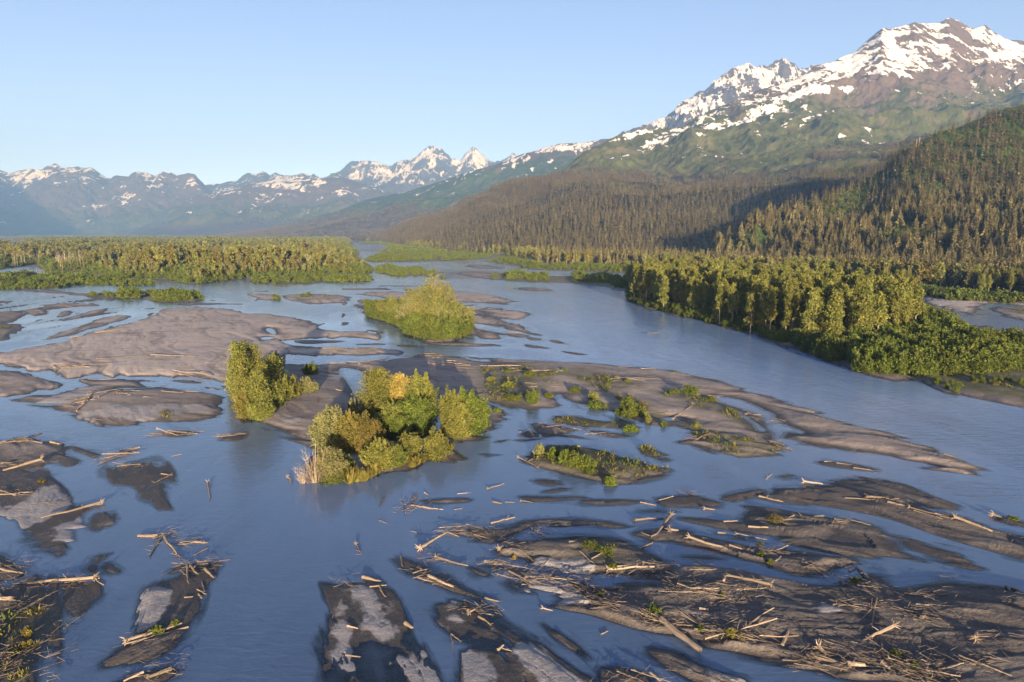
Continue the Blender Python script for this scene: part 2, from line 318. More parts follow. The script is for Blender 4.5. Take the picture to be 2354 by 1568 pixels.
xs = np.unique(np.concatenate([np.linspace(-1500, -120, 90), np.arange(-120, 2475, 2.6), np.linspace(2475, 3900, 90)]))
ys = np.concatenate([np.linspace(2900, 1640, 24)[:-1], np.arange(1640, 640, -2.1), np.arange(640, 560, -1.1), np.arange(560, 539.6, -.6), [539.3, 539.0, 538.8, 538.65]])
gx, gy = np.meshgrid(xs, ys)
GP = G(gx, gy).reshape(-1, 3)
P2 = GP[:, :2]; NV = len(P2)
dist = np.hypot(P2[:, 0], P2[:, 1])
bed = np.full(NV, -.62); dry = np.zeros(NV); sdmax = np.full(NV, -30.)  # dry: real dryness and painted grazing-sun brightness in one tone
amp = np.clip(dist / 150, .5, 6)
n1 = fbm(P2[:, 0] / 9, P2[:, 1] / 16, 3, 3) * 1.5 + fbm(P2[:, 0] / 2.2, P2[:, 1] / 2.2, 3, 5) * .5
n2 = fbm(P2[:, 0] / 60, P2[:, 1] / 90, 3, 8)
strk = fbm(P2[:, 0] / 6, P2[:, 1] / 3, 4, 61)
for bi, (h, dr, s) in enumerate(BARS):
    poly = world_poly(s)
    ext = np.ptp(poly, axis=0).min()
    m, d = signed(P2, poly, 14 + 3 * h)
    if d is None: continue
    cv_ = np.cov((poly - poly.mean(0)).T); ev, vec = np.linalg.eigh(cv_); ax = vec[:, 1]; wlc = float(np.clip(ext * .13, .7, 5)) if h < 1 else 5.
    qa = (P2[m] @ ax); qc = P2[m] @ np.array([-ax[1], ax[0]]); qc = qc + fbm(qa / 18, qc / 18, 2, 200 + bi) * wlc * 1.2
    na = fbm(qa / (wlc * 6), qc / wlc, 4, 100 + bi, .6)
    d = d + n1[m] * np.clip(amp[m], .4, 2.0) * min(1, .1 + ext / 60) + na * wlc * 1.25
    L = np.clip(ext * .07, .6, 3.5)
    hh = np.where(d > 0, h * .72 * (1 - np.exp(-d / L)) + .012 * h * np.clip(d, 0, 30), np.maximum(d * .2, -.62))
    up = hh > bed[m]
    bed[m[up]] = hh[up]; dry[m[up]] = dr; strk[m[up]] = fbm(qa[up] / 16, qc[up] / 2.2, 5, 300 + bi, .6)
    sdmax[m] = np.maximum(sdmax[m], d)
for s in HOLES:
    poly = world_poly(s); m, d = signed(P2, poly, 6)
    if d is None: continue
    d = d + n1[m] * .6
    bed[m] = np.minimum(bed[m], np.where(d > 0, -.05 - .3 * (1 - np.exp(-d / 1.5)), -.05 - d * .12))
BRAID = [('D 900 200 2354 180 2354 560 1400 430 1250 640 700 640 900 430', 'D 1000 300 2000 310', 1), ('E 0 250 2354 600 2354 900 1200 760 0 760', 'E 0 400 2000 700', 1.0),
 ('D 620 650 1000 600 2354 1300 2354 1600 900 1640 650 1000', 'D 700 700 1500 1400', 1), ('B 600 400 950 500 1450 780 900 1200 400 1100', 'B 700 800 1100 900', .75),
 ('A -200 0 1100 20 900 200 -200 400', 'A 0 200 900 60', 1.05), ('F 200 650 1400 650 1400 900 200 900', 'F 300 700 1300 850', 1), ('2 0 1040 1200 1050 1300 1500 0 1500', '2 0 1100 1200 1250', .95), ('D 0 880 400 900 700 1600 -200 1600', 'D 100 900 400 1500', 1)]
for i, (s, a, k) in enumerate(BRAID):
    poly = world_poly(s); m, d = signed(P2, poly, 10)
    e = Z(a); e = G(e[:, 0], e[:, 1])[:, :2]; ax = e[1] - e[0]; ax /= np.hypot(*ax); sc_ = np.clip(dist[m].mean() / 110, .8, 4)
    qa = P2[m] @ ax; qc = P2[m] @ np.array([-ax[1], ax[0]]); qc = qc + fbm(qa / 25 / sc_, qc / 25 / sc_, 2, 400 + i) * 3 * sc_
    v = fbm(qa / 16 / sc_, qc / 2.6 / sc_, 5, 410 + i, .55) * np.clip(d / 6 + .3, 0, 1) * k
    hb = (v - .19) * .75 - .7 * (1 - np.clip(d / 9 + n1[m] * .15, 0, 1)); up = hb > bed[m]; bed[m[up]] = np.maximum(hb[up], -.62); nu = up & (hb > -.1); dry[m[nu]] = np.clip(dist[m[nu]] / 700, .05, .7)  # tone rises with distance; grazing-sun brightness painted in
silt = np.zeros(NV)
for s in SILT:
    poly = world_poly(s); m, d = signed(P2, poly, 4)
    if d is None: continue
    silt[m] = np.maximum(silt[m], np.clip(.45 + (d + n1[m] * 2.6) / np.clip(amp[m] * 5, 3, 12), 0, .95))
bed += silt * .13 * (dist < 160) * np.clip(1 + bed * 3, 0, 1)
# low relief: terraces, scour hollows, ripples of gravel
rel = strk * .11 + fbm(P2[:, 0] / 14, P2[:, 1] / 24, 4, 21) * .14 + fbm(P2[:, 0] / 1.6, P2[:, 1] / 2.0, 3, 25) * .12 * np.clip(1.3 - dist / 90, 0, 1)
rel += np.abs(fbm(P2[:, 0] / 30 + n2, P2[:, 1] / 22, 3, 31)) * -.22 + .06
rel -= np.clip(1 - np.abs(strk - .05) / .05, 0, 1) * .14 * (bed < .75) * np.clip(1.4 - dist / 75, 0, 1)
wx = fbm(P2[:, 0] / 17, P2[:, 1] / 17, 3, 71) * 9; wy = fbm(P2[:, 0] / 17 + 40, P2[:, 1] / 17, 3, 72) * 9
scour = np.abs(fbm((P2[:, 0] + wx) / 15, (P2[:, 1] + wy) / 9, 3, 73)); rel += (np.clip(scour * 3.2, 0, 1) - .62) * .42 * np.clip(1.5 - dist / 110, 0, 1) * (bed > .3)
near = np.clip(1.4 - dist / 500, 0.15, 1)
bed = bed + np.where(bed > 0, rel * np.clip(.35 + bed / .3, 0, 1.6), rel * np.clip(.35 + bed, .2, .35)) * np.clip(near + .3, 0, 1)
# submerged shoals in the nearer water
sh = fbm(P2[:, 0] / 26 + 3, P2[:, 1] / 34, 4, 41)
flow = fbm(P2[:, 0] / 40, P2[:, 1] / 70, 3, 51)
# ---- materials of the valley floor
t = NT('river_gravel'); P = t.pos(); dry_sun = t.attr('dry'); siltA = t.attr('silt'); vegA = t.attr('veg')
z = t.n('ShaderNodeSeparateXYZ', {0: P}).outputs[2]
big = t.noise(P, .055, 6, .62, .6); mid_ = t.noise(P, .35, 6, .65); fine = t.noise(P, 2.6, 5, .75); grit = t.noise(P, 7.0, 3, .8)
streak = t.noise(t.scale(P, (.05, .32, 1), R(14)), 1, 5, .6, .4)
lev = t.ramp(t.math('ADD', z, t.math('MULTIPLY', t.math('SUBTRACT', mid_, .5), .35)), .02, .42)
wetc = t.mix(streak, (.036, .033, .034), (.062, .055, .052)); 
dry_sun_c = t.mix(big, (.31, .265, .235), (.55, .475, .425))  # pale end of the tone: dry sand, partly low sun put into the colour
dk = t.mix(big, (.045, .043, .045), (.09, .084, .082))
c = t.mix(dry_sun, dk, dry_sun_c); c = t.mix(t.math('MULTIPLY', t.ramp(streak, .5, .72), .55), c, (.07, .06, .058))
sa = t.attr('strk')
c = t.mix(t.math('MULTIPLY', t.ramp(t.math('ADD', sa, t.math('MULTIPLY', t.math('SUBTRACT', mid_, .5), .5)), .05, .35), .55), c, t.mix(dry_sun, (.13, .12, .115), (.40, .34, .30)))
c = t.mix(t.math('MULTIPLY', t.ramp(t.math('SUBTRACT', t.math('MULTIPLY', t.math('SUBTRACT', mid_, .5), .5), sa), .08, .35), .38), c, (.06, .054, .052))
c = t.mix(lev, wetc, c)
sp = t.ramp(t.math('ADD', t.math('MULTIPLY', t.math('SUBTRACT', mid_, .5), 1.1), t.math('ADD', siltA, t.math('MULTIPLY', t.attr('strk'), .8))), .44, .72)
c = t.mix(t.math('MULTIPLY', sp, .85), c, t.mix(fine, (.17, .165, .175), (.42, .41, .42)))
c = t.mix(t.math('MULTIPLY', t.ramp(mid_, .56, .70), .5), c, t.mix(dry_sun, (.15, .138, .13), (.62, .53, .46)))
c = t.mix(t.math('MULTIPLY', t.ramp(mid_, .44, .30), .5), c, t.mix(dry_sun, (.03, .027, .027), (.17, .14, .12)))
c = t.mix(t.math('MULTIPLY', t.ramp(fine, .60, .74), .7), c, (.26, .235, .22))
c = t.mix(t.math('MULTIPLY', t.ramp(grit, .60, .70), .5), c, (.42, .39, .37))
c = t.mix(t.math('MULTIPLY', t.ramp(grit, .44, .34), .45), c, (.02, .02, .022))
c = t.mix(t.math('MULTIPLY', vegA, t.ramp(t.math('ADD', t.math('MULTIPLY', fine, .5), t.math('MULTIPLY', mid_, .5)), .38, .56)), c, t.mix(mid_, (.035, .048, .014), (.10, .10, .03)))
hgt = t.math('ADD', t.math('MULTIPLY', mid_, .30), t.math('ADD', t.math('MULTIPLY', fine, .16), t.math('MULTIPLY', grit, .03)))
b = t.n('ShaderNodeBump', {'Height': hgt, 'Strength': .9, 'Distance': 1.0})
ro = t.math('SUBTRACT', .95, t.math('MULTIPLY', t.math('SUBTRACT', 1.0, lev), .35))
GROUND = t.done(t.bsdf(**{'Base Color': c, 'Roughness': ro, 'Specular IOR Level': .35, 'Normal': b}))

t = NT('river_water'); P = t.pos(); dep = t.attr('depth'); calm = t.attr('calm')
w1 = t.noise(t.scale(P, (.35, .9, 1), R(12)), 1.0, 4, .6, .8)
w2 = t.noise(t.scale(P, (.10, .035, 1), R(-12)), 1.0, 4, .55, 1.2)
w3 = t.noise(t.scale(P, (1.6, 2.6, 1), R(30)), 1.0, 3, .6)
hh = t.math('ADD', t.math('MULTIPLY', w1, .34), t.math('ADD', t.math('MULTIPLY', w2, .6), t.math('MULTIPLY', w3, .07)))
st = t.math('ADD', .085, t.math('MULTIPLY', t.math('SUBTRACT', 1.0, calm), .26))
b = t.n('ShaderNodeBump', {'Height': hh, 'Strength': st, 'Distance': 1.0})
tb = t.attr('silt_sky'); body = t.mix(t.math('ADD', t.math('MULTIPLY', w2, .35), t.math('MULTIPLY', tb, .75)), (.048, .085, .155), (.17, .265, .46))  # silt milkiness and sky reflection baked into the body colour
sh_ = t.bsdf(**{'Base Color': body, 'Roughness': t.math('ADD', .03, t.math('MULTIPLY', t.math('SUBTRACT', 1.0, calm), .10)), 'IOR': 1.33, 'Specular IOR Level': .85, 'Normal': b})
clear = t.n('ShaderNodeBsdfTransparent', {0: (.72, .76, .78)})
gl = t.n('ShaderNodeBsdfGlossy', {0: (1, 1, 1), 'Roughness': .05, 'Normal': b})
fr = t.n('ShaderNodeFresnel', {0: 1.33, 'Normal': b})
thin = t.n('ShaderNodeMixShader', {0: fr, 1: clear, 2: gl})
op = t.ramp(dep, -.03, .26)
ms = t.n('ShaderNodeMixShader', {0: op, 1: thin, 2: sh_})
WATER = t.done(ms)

veg = np.zeros(NV)
VEG = [ # ground that carries grass and low willow
 ('F 0 330 330 330 700 430 900 540 1100 660 1260 740 1300 700 1500 720 1750 840 1950 830 2140 900 1780 950 1560 860 1410 800 1380 740 1250 640 900 480 1600 520 1750 640 2000 780 1700 700 1300 560 1000 420 600 330 300 640 100 570 0 520', .75),
 ('F 350 960 450 880 850 910 1200 1020 1340 1025 1050 1105 860 1100 550 1040 430 1000', .8),
 ('F 470 700 560 655 830 700 1130 765 800 745', .8), ('F 1090 870 1160 865 1300 930 1160 945', .9), ('F 1440 850 1620 920 1500 890', .8),
 ('D 1600 600 1850 600 1950 720 2000 780 1800 790 1650 700', .45), ('4 1700 1250 2900 1300 2900 1400 2354 1330 2000 1290', .7),
 ('4 1750 745 1850 755 1900 740', .6), ('4 2200 740 2900 740 2900 830 2354 800', .6),
 ('1 440 1100 960 1095 970 1135 600 1130', .9), ('1 985 1120 1060 1090 1380 1120 1300 1165 1150 1175', .9), ('1 1950 1115 2300 1110 2354 1150 2050 1165', .5),
 ('2 230 935 540 925 660 985 300 975', .9), ('2 1030 970 1400 985 2000 1000 2010 1080 1750 1050 1400 1030 1100 1015', .9),
 ('B 0 1100 280 1000 260 1250 200 1700 0 1700', .5), ('A 1100 830 1200 840 1200 900 1100 890', .6), ('A -100 210 60 220 80 245 0 260', .8)]
for s, a in VEG:
    poly = world_poly(s); m, d = signed(P2, poly, 8)
    if d is None: continue
    veg[m] = np.maximum(veg[m], a * np.clip(.5 + (d + n1[m] * 1.5) / 4, 0, 1))
LAND = [world_poly(BARS[i][2], False) for i in range(len(BARS)) if BARS[i][0] >= .8 or i in (24, 25, 26, 27, 32)]
FOREST_LAND = ['O -900 540', ]
_big = [s for h, dr, s in BARS if s.startswith(('1 90 700', '2 150 870', 'O 1433', '1 -900', '1 1740 1035', 'O -900', 'O 350 540'))]
for s in _big:
    poly = world_poly(s); m, d = signed(P2, poly, 10)
    if d is None: continue
    veg[m] = np.maximum(veg[m], np.clip(.5 + (d - 3 + n1[m] * 2) / 6, 0, 1) * (.95 if not s.startswith('O 350') else .6))
veg[bed < .03] = 0
def make_ground():
    me = mesh_np('ground', np.c_[P2, bed], grid_faces(len(ys), len(xs)), [GROUND], True)
    attr(me, 'dry', np.clip(dry + n2 * .25, 0, 1)); attr(me, 'strk', strk); attr(me, 'silt', silt); attr(me, 'veg', veg)
    o = link(bpy.data.objects.new('ground', me)); tag(o, 'dark gravel river bed with low sand and gravel bars', 'ground', kind='structure')
    wz = np.zeros(NV)
    depth = -bed
    depth = depth + np.where(bed < -.1, np.clip(sh - .12, -1, 0) * 0, 0)
    calm = np.clip(.35 + flow * 1.3 - np.clip(depth - .45, 0, 1) * 1.0, 0, 1)
    calm = np.where(sdmax > -6, np.maximum(calm, .55), calm)
    calm = np.where((P2[:, 0] > 30) & (dist > 150), calm * .5, calm)
    me = mesh_np('water', np.c_[P2, wz], grid_faces(len(ys), len(xs)), [WATER], True)
    attr(me, 'depth', depth); attr(me, 'calm', calm)
    silt_sky_v = np.clip((dist - 70) / 160, 0, 1) * np.clip((P2[:, 0] + 60) / 90, .35, 1); attr(me, 'silt_sky', np.clip(silt_sky_v + flow * .25, 0, 1))  # silt plus painted sky brightness, raised with distance and to the right
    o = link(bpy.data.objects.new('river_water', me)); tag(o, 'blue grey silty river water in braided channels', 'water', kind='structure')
    v = [(-40000, -6000, -3), (40000, -6000, -3), (40000, 60000, -3), (-40000, 60000, -3)]
    me = mesh_np('valley', v, np.array([[0, 1, 2, 3]]), [GROUND]); o = link(bpy.data.objects.new('valley_floor', me)); tag(o, 'flat valley floor beneath the river plain', 'ground', kind='structure')
make_ground()
def ground_z(p):                      # height of the river plain under a point
    xd, yd, _ = toD(np.c_[p[:, :2], np.zeros(len(p))])
    i = np.clip(np.searchsorted(-ys, -yd), 1, len(ys) - 1); j = np.clip(np.searchsorted(xs, xd), 1, len(xs) - 1)
    B = bed.reshape(len(ys), len(xs)); f = np.clip((xd - xs[j - 1]) / (xs[j] - xs[j - 1]), 0, 1)
    g = np.clip((yd - ys[i - 1]) / (ys[i] - ys[i - 1]), 0, 1)
    return (B[i - 1, j - 1] * (1 - f) + B[i - 1, j] * f) * (1 - g) + (B[i, j - 1] * (1 - f) + B[i, j] * f) * g

# ------------------------------------------------------------------ mountains
def mountain_mat(name, snow0, snow1, rock0, green1, forest1, forest_c=(.05, .042, .028), green_c=((.036, .047, .018), (.088, .098, .036)), rock_c=((.055, .048, .045), (.13, .105, .092)), fs=1.0, strk=None):
    """bands by height: forest below forest1, scrub below green1, rock above, snow from snow0 up"""
    t = NT(name); P = t.pos(); g = t.n('ShaderNodeNewGeometry')
    z = t.n('ShaderNodeSeparateXYZ', {0: P}).outputs[2]; nz = t.n('ShaderNodeSeparateXYZ', {0: g.outputs['Normal']}).outputs[2]
    a = t.noise(P, .0011 * fs, 8, .62, .5); b = t.noise(P, .006 * fs, 8, .68, .3); f = t.noise(P, .035 * fs, 6, .7)
    s = t.attr('su'); v = t.attr('sv'); uv = t.n('ShaderNodeCombineXYZ', {0: s, 1: v})
    st = t.noise(uv, 1.35, 9, .66, .45)         # snow banks lying along the strata
    rk = t.noise(t.scale(P, (1, 1, .35)), .012 * fs, 8, .72)
    sh = t.attr('snowy')
    rock = t.mix(rk, *rock_c)
    green = t.mix(t.ramp(b, .3, .68), *green_c); green = t.mix(t.math('MULTIPLY', t.ramp(f, .5, .7), .35), green, (.09, .13, .035))
    green = t.mix(t.math('MULTIPLY', t.ramp(t.math('ADD', t.math('MULTIPLY', b, .6), t.math('MULTIPLY', rk, .4)), .53, .60), .6), green, rock)
    forest = t.mix(f, tuple(x * .55 for x in forest_c), tuple(x * 1.5 for x in forest_c))
    zn = t.math('ADD', z, t.math('MULTIPLY', t.math('SUBTRACT', t.math('ADD', a, b), 1.0), (green1 - forest1) * 1.2 + 60))
    c = t.mix(t.ramp(zn, forest1 - 25, forest1 + 25), forest, green)
    zr = t.math('ADD', zn, t.math('MULTIPLY', t.math('SUBTRACT', f, .5), 60))
    zr = t.math('ADD', zr, t.math('MULTIPLY', t.math('SUBTRACT', .8, nz), (rock0 - green1) * 1.5 + 80))
    c = t.mix(t.ramp(zr, green1, rock0), c, rock)
    k = t.math('DIVIDE', t.math('SUBTRACT', z, snow0), (snow1 - snow0), clamp=True)
    k = t.math('ADD', t.math('MULTIPLY', k, .36), sh)
    q = t.math('ADD', t.math('ADD', t.math('MULTIPLY', t.math('SUBTRACT', st, .5), 2.1), t.math('MULTIPLY', t.math('SUBTRACT', rk, .5), .9)), t.math('ADD', k, .5))
    q = t.math('ADD', q, t.math('MULTIPLY', t.math('SUBTRACT', nz, .75), .55))
    s2 = t.noise(t.scale(uv, (9.0, 1.1, 1)), 1.0, 6, .6, .5); q = t.math('ADD', q, t.math('MULTIPLY', t.math('SUBTRACT', s2, .5), 1.15))
    c = t.mix(t.math('MULTIPLY', t.ramp(q, .905, .93), t.ramp(z, snow0 - 260, snow0 - 60)), c, (.74, .76, .80))
    bm = t.n('ShaderNodeBump', {'Height': t.math('ADD', t.math('MULTIPLY', rk, 60 / fs), t.math('MULTIPLY', f, 14 / fs)), 'Strength': .8, 'Distance': 1.0})
    return t.done(t.bsdf(**{'Base Color': c, 'Roughness': .95, 'Specular IOR Level': .1, 'Normal': bm}))

def pts(s):
    return np.array([float(w) for w in s.split()])
class Range:
    """a massif lofted through level curves, each a list of picture x, picture y, forward distance"""
    def __init__(s, name, curves, nc, nr, x0, x1, mat, noise, nwl, jag, su=1.0, sv=1.0, back=.35, backd=1200, seed=0, label='', snow=None, smooth=True):
        X = np.linspace(x0, x1, nc); rows = []
        for c in curves:
            a = np.array(c, float).reshape(-1, 3)
            rows.append(W(X, np.interp(X, a[:, 0], a[:, 1]), np.interp(X, a[:, 0], a[:, 2])))
        last = rows[-1].copy()
        mid = last.copy(); mid[:, 1] += backd * .3; mid[:, 0] *= mid[:, 1] / last[:, 1]; mid[:, 2] = np.maximum(last[:, 2] * .75 - 20, -20)
        bk = last.copy(); bk[:, 1] += backd; bk[:, 0] *= bk[:, 1] / last[:, 1]; bk[:, 2] = last[:, 2] * back - 40
        rows += [mid, bk]; ctl = np.array(rows); K = len(ctl)
        segs = [nr] * (len(curves) - 1) + [max(6, nr // 6)] * 2
        T = np.concatenate([np.linspace(i, i + 1, n, endpoint=False) for i, n in enumerate(segs)] + [[K - 1.0]])
        P = np.empty((len(T), nc, 3))
        for r, tt in enumerate(T):
            i = min(int(tt), K - 2); f = tt - i
            P[r] = ctl[i] * (1 - f) + ctl[i + 1] * f
        ridge = len(curves) - 1
        d0 = np.clip(T / .6, 0, 1); dr = np.abs(T - ridge)
        e = np.clip(d0, 0, 1)[:, None] * (np.clip(dr / .5, 0, 1) * .9 + .1)[:, None]
        hgt = np.clip(P[..., 2], 0, 1e9); he = np.clip(hgt / (hgt.max() * .3), 0, 1)
        x, y = P[..., 0], P[..., 1]
        n = ridged(x / nwl + P[..., 2] / nwl * .5, y / nwl, 7, seed, .52) - .52
        m = ridged(x / nwl * 3, y / nwl * 3, 5, seed + 50, .6) - .5
        P[..., 2] += noise * n * e * he + noise * .22 * m * he * np.clip(d0, 0, 1)[:, None] * np.clip(.25 + dr, 0, 1)[:, None]
        P[..., 2] += jag * he * (fbm(x / (nwl * .12), y / (nwl * .12), 5, seed + 9, .6)) * np.clip(d0, 0, 1)[:, None]
        P[0, :, 2] = np.minimum(P[0, :, 2], -2)
        me = mesh_np(name, P.reshape(-1, 3), grid_faces(len(T), nc), [mat], smooth)
        U = (X[None, :] - 1177) / F * P[..., 1]
        arc = np.cumsum(np.concatenate([np.zeros((1, nc)), np.linalg.norm(np.diff(P, axis=0), axis=2)]), 0)
        attr(me, 'su', (U / 1000 * su)); attr(me, 'sv', arc / 1000 * sv)
        sn = np.zeros(P.shape[:2])
        if snow:
            XD, YD, _ = toD(P)
            for (cx, cy, rx, ry, a, ang) in snow:
                ca, sa = math.cos(R(ang)), math.sin(R(ang)); dx = XD - cx; dy = YD - cy
                q = ((dx * ca + dy * sa) / rx) ** 2 + ((-dx * sa + dy * ca) / ry) ** 2
                sn += a * .95 * np.clip(1.25 - q, 0, 1)
        attr(me, 'snowy', sn)
        s.P = P; s.T = T
        s.o = link(bpy.data.objects.new(name, me)); tag(s.o, label, 'mountain', kind='structure')

def cv(s, Y0, Y1=None):              # x y pairs with a distance that runs from Y0 to Y1
    a = pts(s).reshape(-1, 2); Y = np.linspace(Y0, Y1 or Y0, len(a))
    return np.c_[a, Y].ravel()
sA = '-700 380 -300 400 0 390 27 395 40 390 73 388 87 391 113 381 130 377 147 385 180 386 207 388 233 401 253 406 267 402 293 404 317 394 333 397 353 406 370 397 393 401 407 406 430 400 450 402 467 420 477 430 520 470 580 520 640 545'
mA = mountain_mat('far_rock_left', 380, 1450, 520, 380, 60, fs=.7, forest_c=(.045, .042, .04))
Range('mountain_range', [[-700, 546, 10500, 700, 546, 11000], cv('-700 480 -300 470 0 470 130 470 300 490 480 510 640 546', 11800), cv(sA, 13500)], 620, 60, -700, 640, mA, 520, 2000, 90,
      su=.9, sv=2.2, seed=3, label='hazy far mountain range with snow streaks, half in blue shadow', snow=[(90, 405, 90, 14, .12, -8), (60, 430, 60, 10, .16, -60), (420, 412, 80, 10, .14, 5)])
sB = '440 440 477 428 493 426 527 415 547 411 567 400 590 398 605 392 620 403 633 398 660 405 680 401 697 398 713 405 722 399 733 406 753 405 773 395 785 387 805 371 828 366 848 365 871 371 898 378 908 371 928 368 958 355 981 339 990 337 998 335 1018 346 1038 365 1058 371 1071 350 1088 337 1105 353 1125 370 1135 376 1151 371 1165 360 1178 351 1188 358 1215 375 1300 420'
mB = mountain_mat('far_rock_middle', 560, 1750, 700, 560, 60, fs=.6, rock_c=((.045, .046, .052), (.10, .10, .105)))
Range('jagged_peaks', [[400, 546, 11000, 1300, 546, 12000], cv('400 500 600 470 785 455 880 450 1000 420 1300 450', 13500), cv(sB, 16500)], 760, 80, 430, 1300, mB, 560, 1700, 60,
      su=1.6, sv=1.6, seed=11, label='jagged snow covered peaks rising beyond the green ridge', snow=[(980, 365, 30, 22, .22, 60), (940, 405, 90, 22, .2, 0), (1095, 365, 40, 25, .25, 0), (820, 405, 60, 10, .14, -15), (700, 412, 70, 6, .14, 0)])
sS = '270 546 290 537 333 517 360 495 400 470 440 455 493 440 560 425 633 412 690 410 720 412 785 408 850 425 950 460 1000 490 1080 546'
mS = mountain_mat('far_rock_spur', 450, 1200, 560, 430, 170, fs=.9, forest_c=(.06, .05, .042))
Range('mountain_spur', [[270, 546, 8800, 1080, 546, 8800], cv('270 546 400 520 633 480 785 470 950 510 1080 546', 9800), cv(sS, 11800)], 560, 70, 275, 1075, mS, 330, 1500, 20,
      su=1.2, sv=2.5, seed=17, label='long hazy mountain spur with small snow patches and purple forest foot', snow=[(480, 445, 70, 6, .16, -20), (640, 420, 70, 12, .13, -5), (600, 455, 60, 10, .05, -40)])
sD = '500 541 560 536 640 520 700 505 785 481 851 456 935 440 1001 420 1051 403 1095 390 1145 375 1188 358 1218 348 1251 338 1285 330 1318 328 1351 326 1385 320 1450 315 1600 330'
mD = mountain_mat('green_ridge', 560, 1100, 760, 640, 235, fs=1.5, forest_c=(.062, .05, .036), green_c=((.03, .055, .018), (.06, .085, .03)))
RD = Range('forested_ridge', [[500, 551, 4800, 1600, 549, 5000], cv('500 545 640 535 785 515 935 480 1101 452 1250 420 1600 400', 5600), cv(sD, 8200, 6300)], 700, 90, 505, 1590, mD, 150, 900, 8,
      su=2.2, sv=3.5, seed=23, label='long green ridge with snow patches on its crest and purple forest below', snow=[(1200, 358, 60, 16, .16, -22), (1290, 338, 90, 10, .2, -8), (1290, 370, 100, 14, .10, -20)])
sE = '1330 345 1390 325 1440 300 1500 285 1540 258 1569 230 1609 205 1619 208 1646 180 1669 167 1686 155 1719 142 1733 150 1756 153 1776 147 1799 135 1826 140 1836 155 1863 147 1879 153 1950 170 2050 230'
mE = mountain_mat('back_peaks', 300, 1200, 700, 600, 300, fs=1.0, rock_c=((.045, .043, .045), (.10, .088, .085)))
Range('snowy_back_peak', [[1330, 420, 6000, 2050, 420, 6000], cv(sE, 7800)], 420, 160, 1330, 2040, mE, 380, 700, 50,
      su=2.5, sv=1.4, seed=31, label='jagged snowy peak standing behind the big mountain', snow=[(1610, 250, 70, 45, .16, -30), (1800, 170, 60, 20, .1, 0), (1690, 190, 50, 30, .05, 0)])
sF = '800 546 851 546 935 513 1018 493 1101 463 1168 430 1218 403 1285 396 1298 386 1325 363 1368 336 1395 323 1418 313 1480 298 1569 290 1652 247 1736 213 1819 187 1869 157 1903 143 1959 122 1996 93 2029 67 2069 63 2103 48 2156 52 2183 36 2203 42 2236 63 2266 56 2286 73 2319 87 2354 95 2500 140 2800 200 3100 260'
yF = [4300, 4200, 3600, 3200, 3000, 3000, 3050, 3150, 3250, 3300, 3400, 3600, 3700, 3850, 4100, 4200, 4300, 4350, 4400, 4400, 4450, 4500, 4500, 4550, 4600, 4650, 4700, 4700, 4700, 4700, 4650, 4600, 4600, 4500, 4400, 4300]
sFa = pts(sF).reshape(-1, 2); cF = np.c_[sFa, np.array(yF[:len(sFa)])].ravel()
c0 = [800, 548, 4200, 851, 548, 4000, 918, 560, 2500, 1000, 570, 1900, 1118, 583, 1450, 1290, 592, 1250, 1420, 600, 1150, 1600, 600, 1100, 1740, 598, 1100, 2000, 598, 1150, 2354, 598, 1200, 3100, 598, 1200]
c1 = [800, 547, 4250, 851, 546.5, 4050, 935, 517, 3300, 1018, 500, 2900, 1101, 475, 2700, 1168, 450, 2600, 1285, 425, 2500, 1400, 405, 2500, 1569, 398, 2450, 1736, 385, 2350, 1880, 385, 2150, 1950, 430, 1900, 2036, 430, 1850, 2150, 400, 2000, 2354, 380, 2100, 3100, 380, 2100]
c2 = [800, 546.5, 4270, 851, 546.2, 4100, 935, 514, 3450, 1018, 495, 3100, 1101, 466, 2900, 1168, 434, 2850, 1285, 402, 2950, 1330, 385, 3100, 1395, 350, 3250, 1569, 325, 3400, 1736, 285, 3500, 1900, 255, 3500, 2036, 270, 3300, 2200, 230, 3400, 2354, 190, 3600, 3100, 300, 3600]
mF = mountain_mat('big_mountain', 430, 1500, 900, 690, 232, fs=2.2, forest_c=(.04, .035, .02), rock_c=((.055, .047, .043), (.155, .125, .108)))
RF = Range('big_mountain', [c0, c1, c2, cF], 1150, 150, 805, 3050, mF, 190, 700, 12,
      su=2.6, sv=4.5, seed=41, label='big sunlit mountain with snowfields above green slopes and spruce forest', backd=1500,
      snow=[(2080, 100, 110, 45, .17, 10), (2010, 145, 130, 34, .2, 0), (1800, 222, 250, 34, .26, -27), (1920, 207, 60, 13, .42, -5), (1560, 300, 130, 16, .34, -25), (2190, 130, 60, 40, .12, 50), (2300, 130, 80, 50, .2, 20), (1470, 305, 100, 12, .34, -20), (1700, 275, 120, 14, .22, -20)])
sG = '1640 560 1690 545 1740 512 1790 492 1869 462 1936 440 1986 423 2036 388 2069 348 2110 325 2153 305 2203 292 2270 266 2303 255 2354 243 2500 205 2800 190 3300 200'
yG = [900, 900, 900, 930, 980, 1020, 1050, 1080, 1090, 1100, 1110, 1120, 1130, 1130, 1130, 1130, 1130, 1130]
gG = pts(sG).reshape(-1, 2); cG = np.c_[gG, np.array(yG[:len(gG)])].ravel()
g0 = [1640, 590, 860, 1740, 607, 830, 1900, 632, 700, 2100, 655, 600, 2354, 672, 540, 3300, 680, 500]
g1 = [1640, 580, 870, 1740, 570, 860, 1900, 545, 820, 2100, 505, 790, 2354, 470, 760, 3300, 440, 760]
mG = mountain_mat('near_hill', 5000, 6000, 900, 700, 10, fs=6, forest_c=(.035, .04, .016), green_c=((.028, .055, .014), (.06, .10, .024)))
RG = Range('near_hill', [g0, g1, cG], 420, 60, 1645, 3250, mG, 26, 260, 3, seed=57, back=.35, backd=500, label='steep near hillside covered in dark spruce')
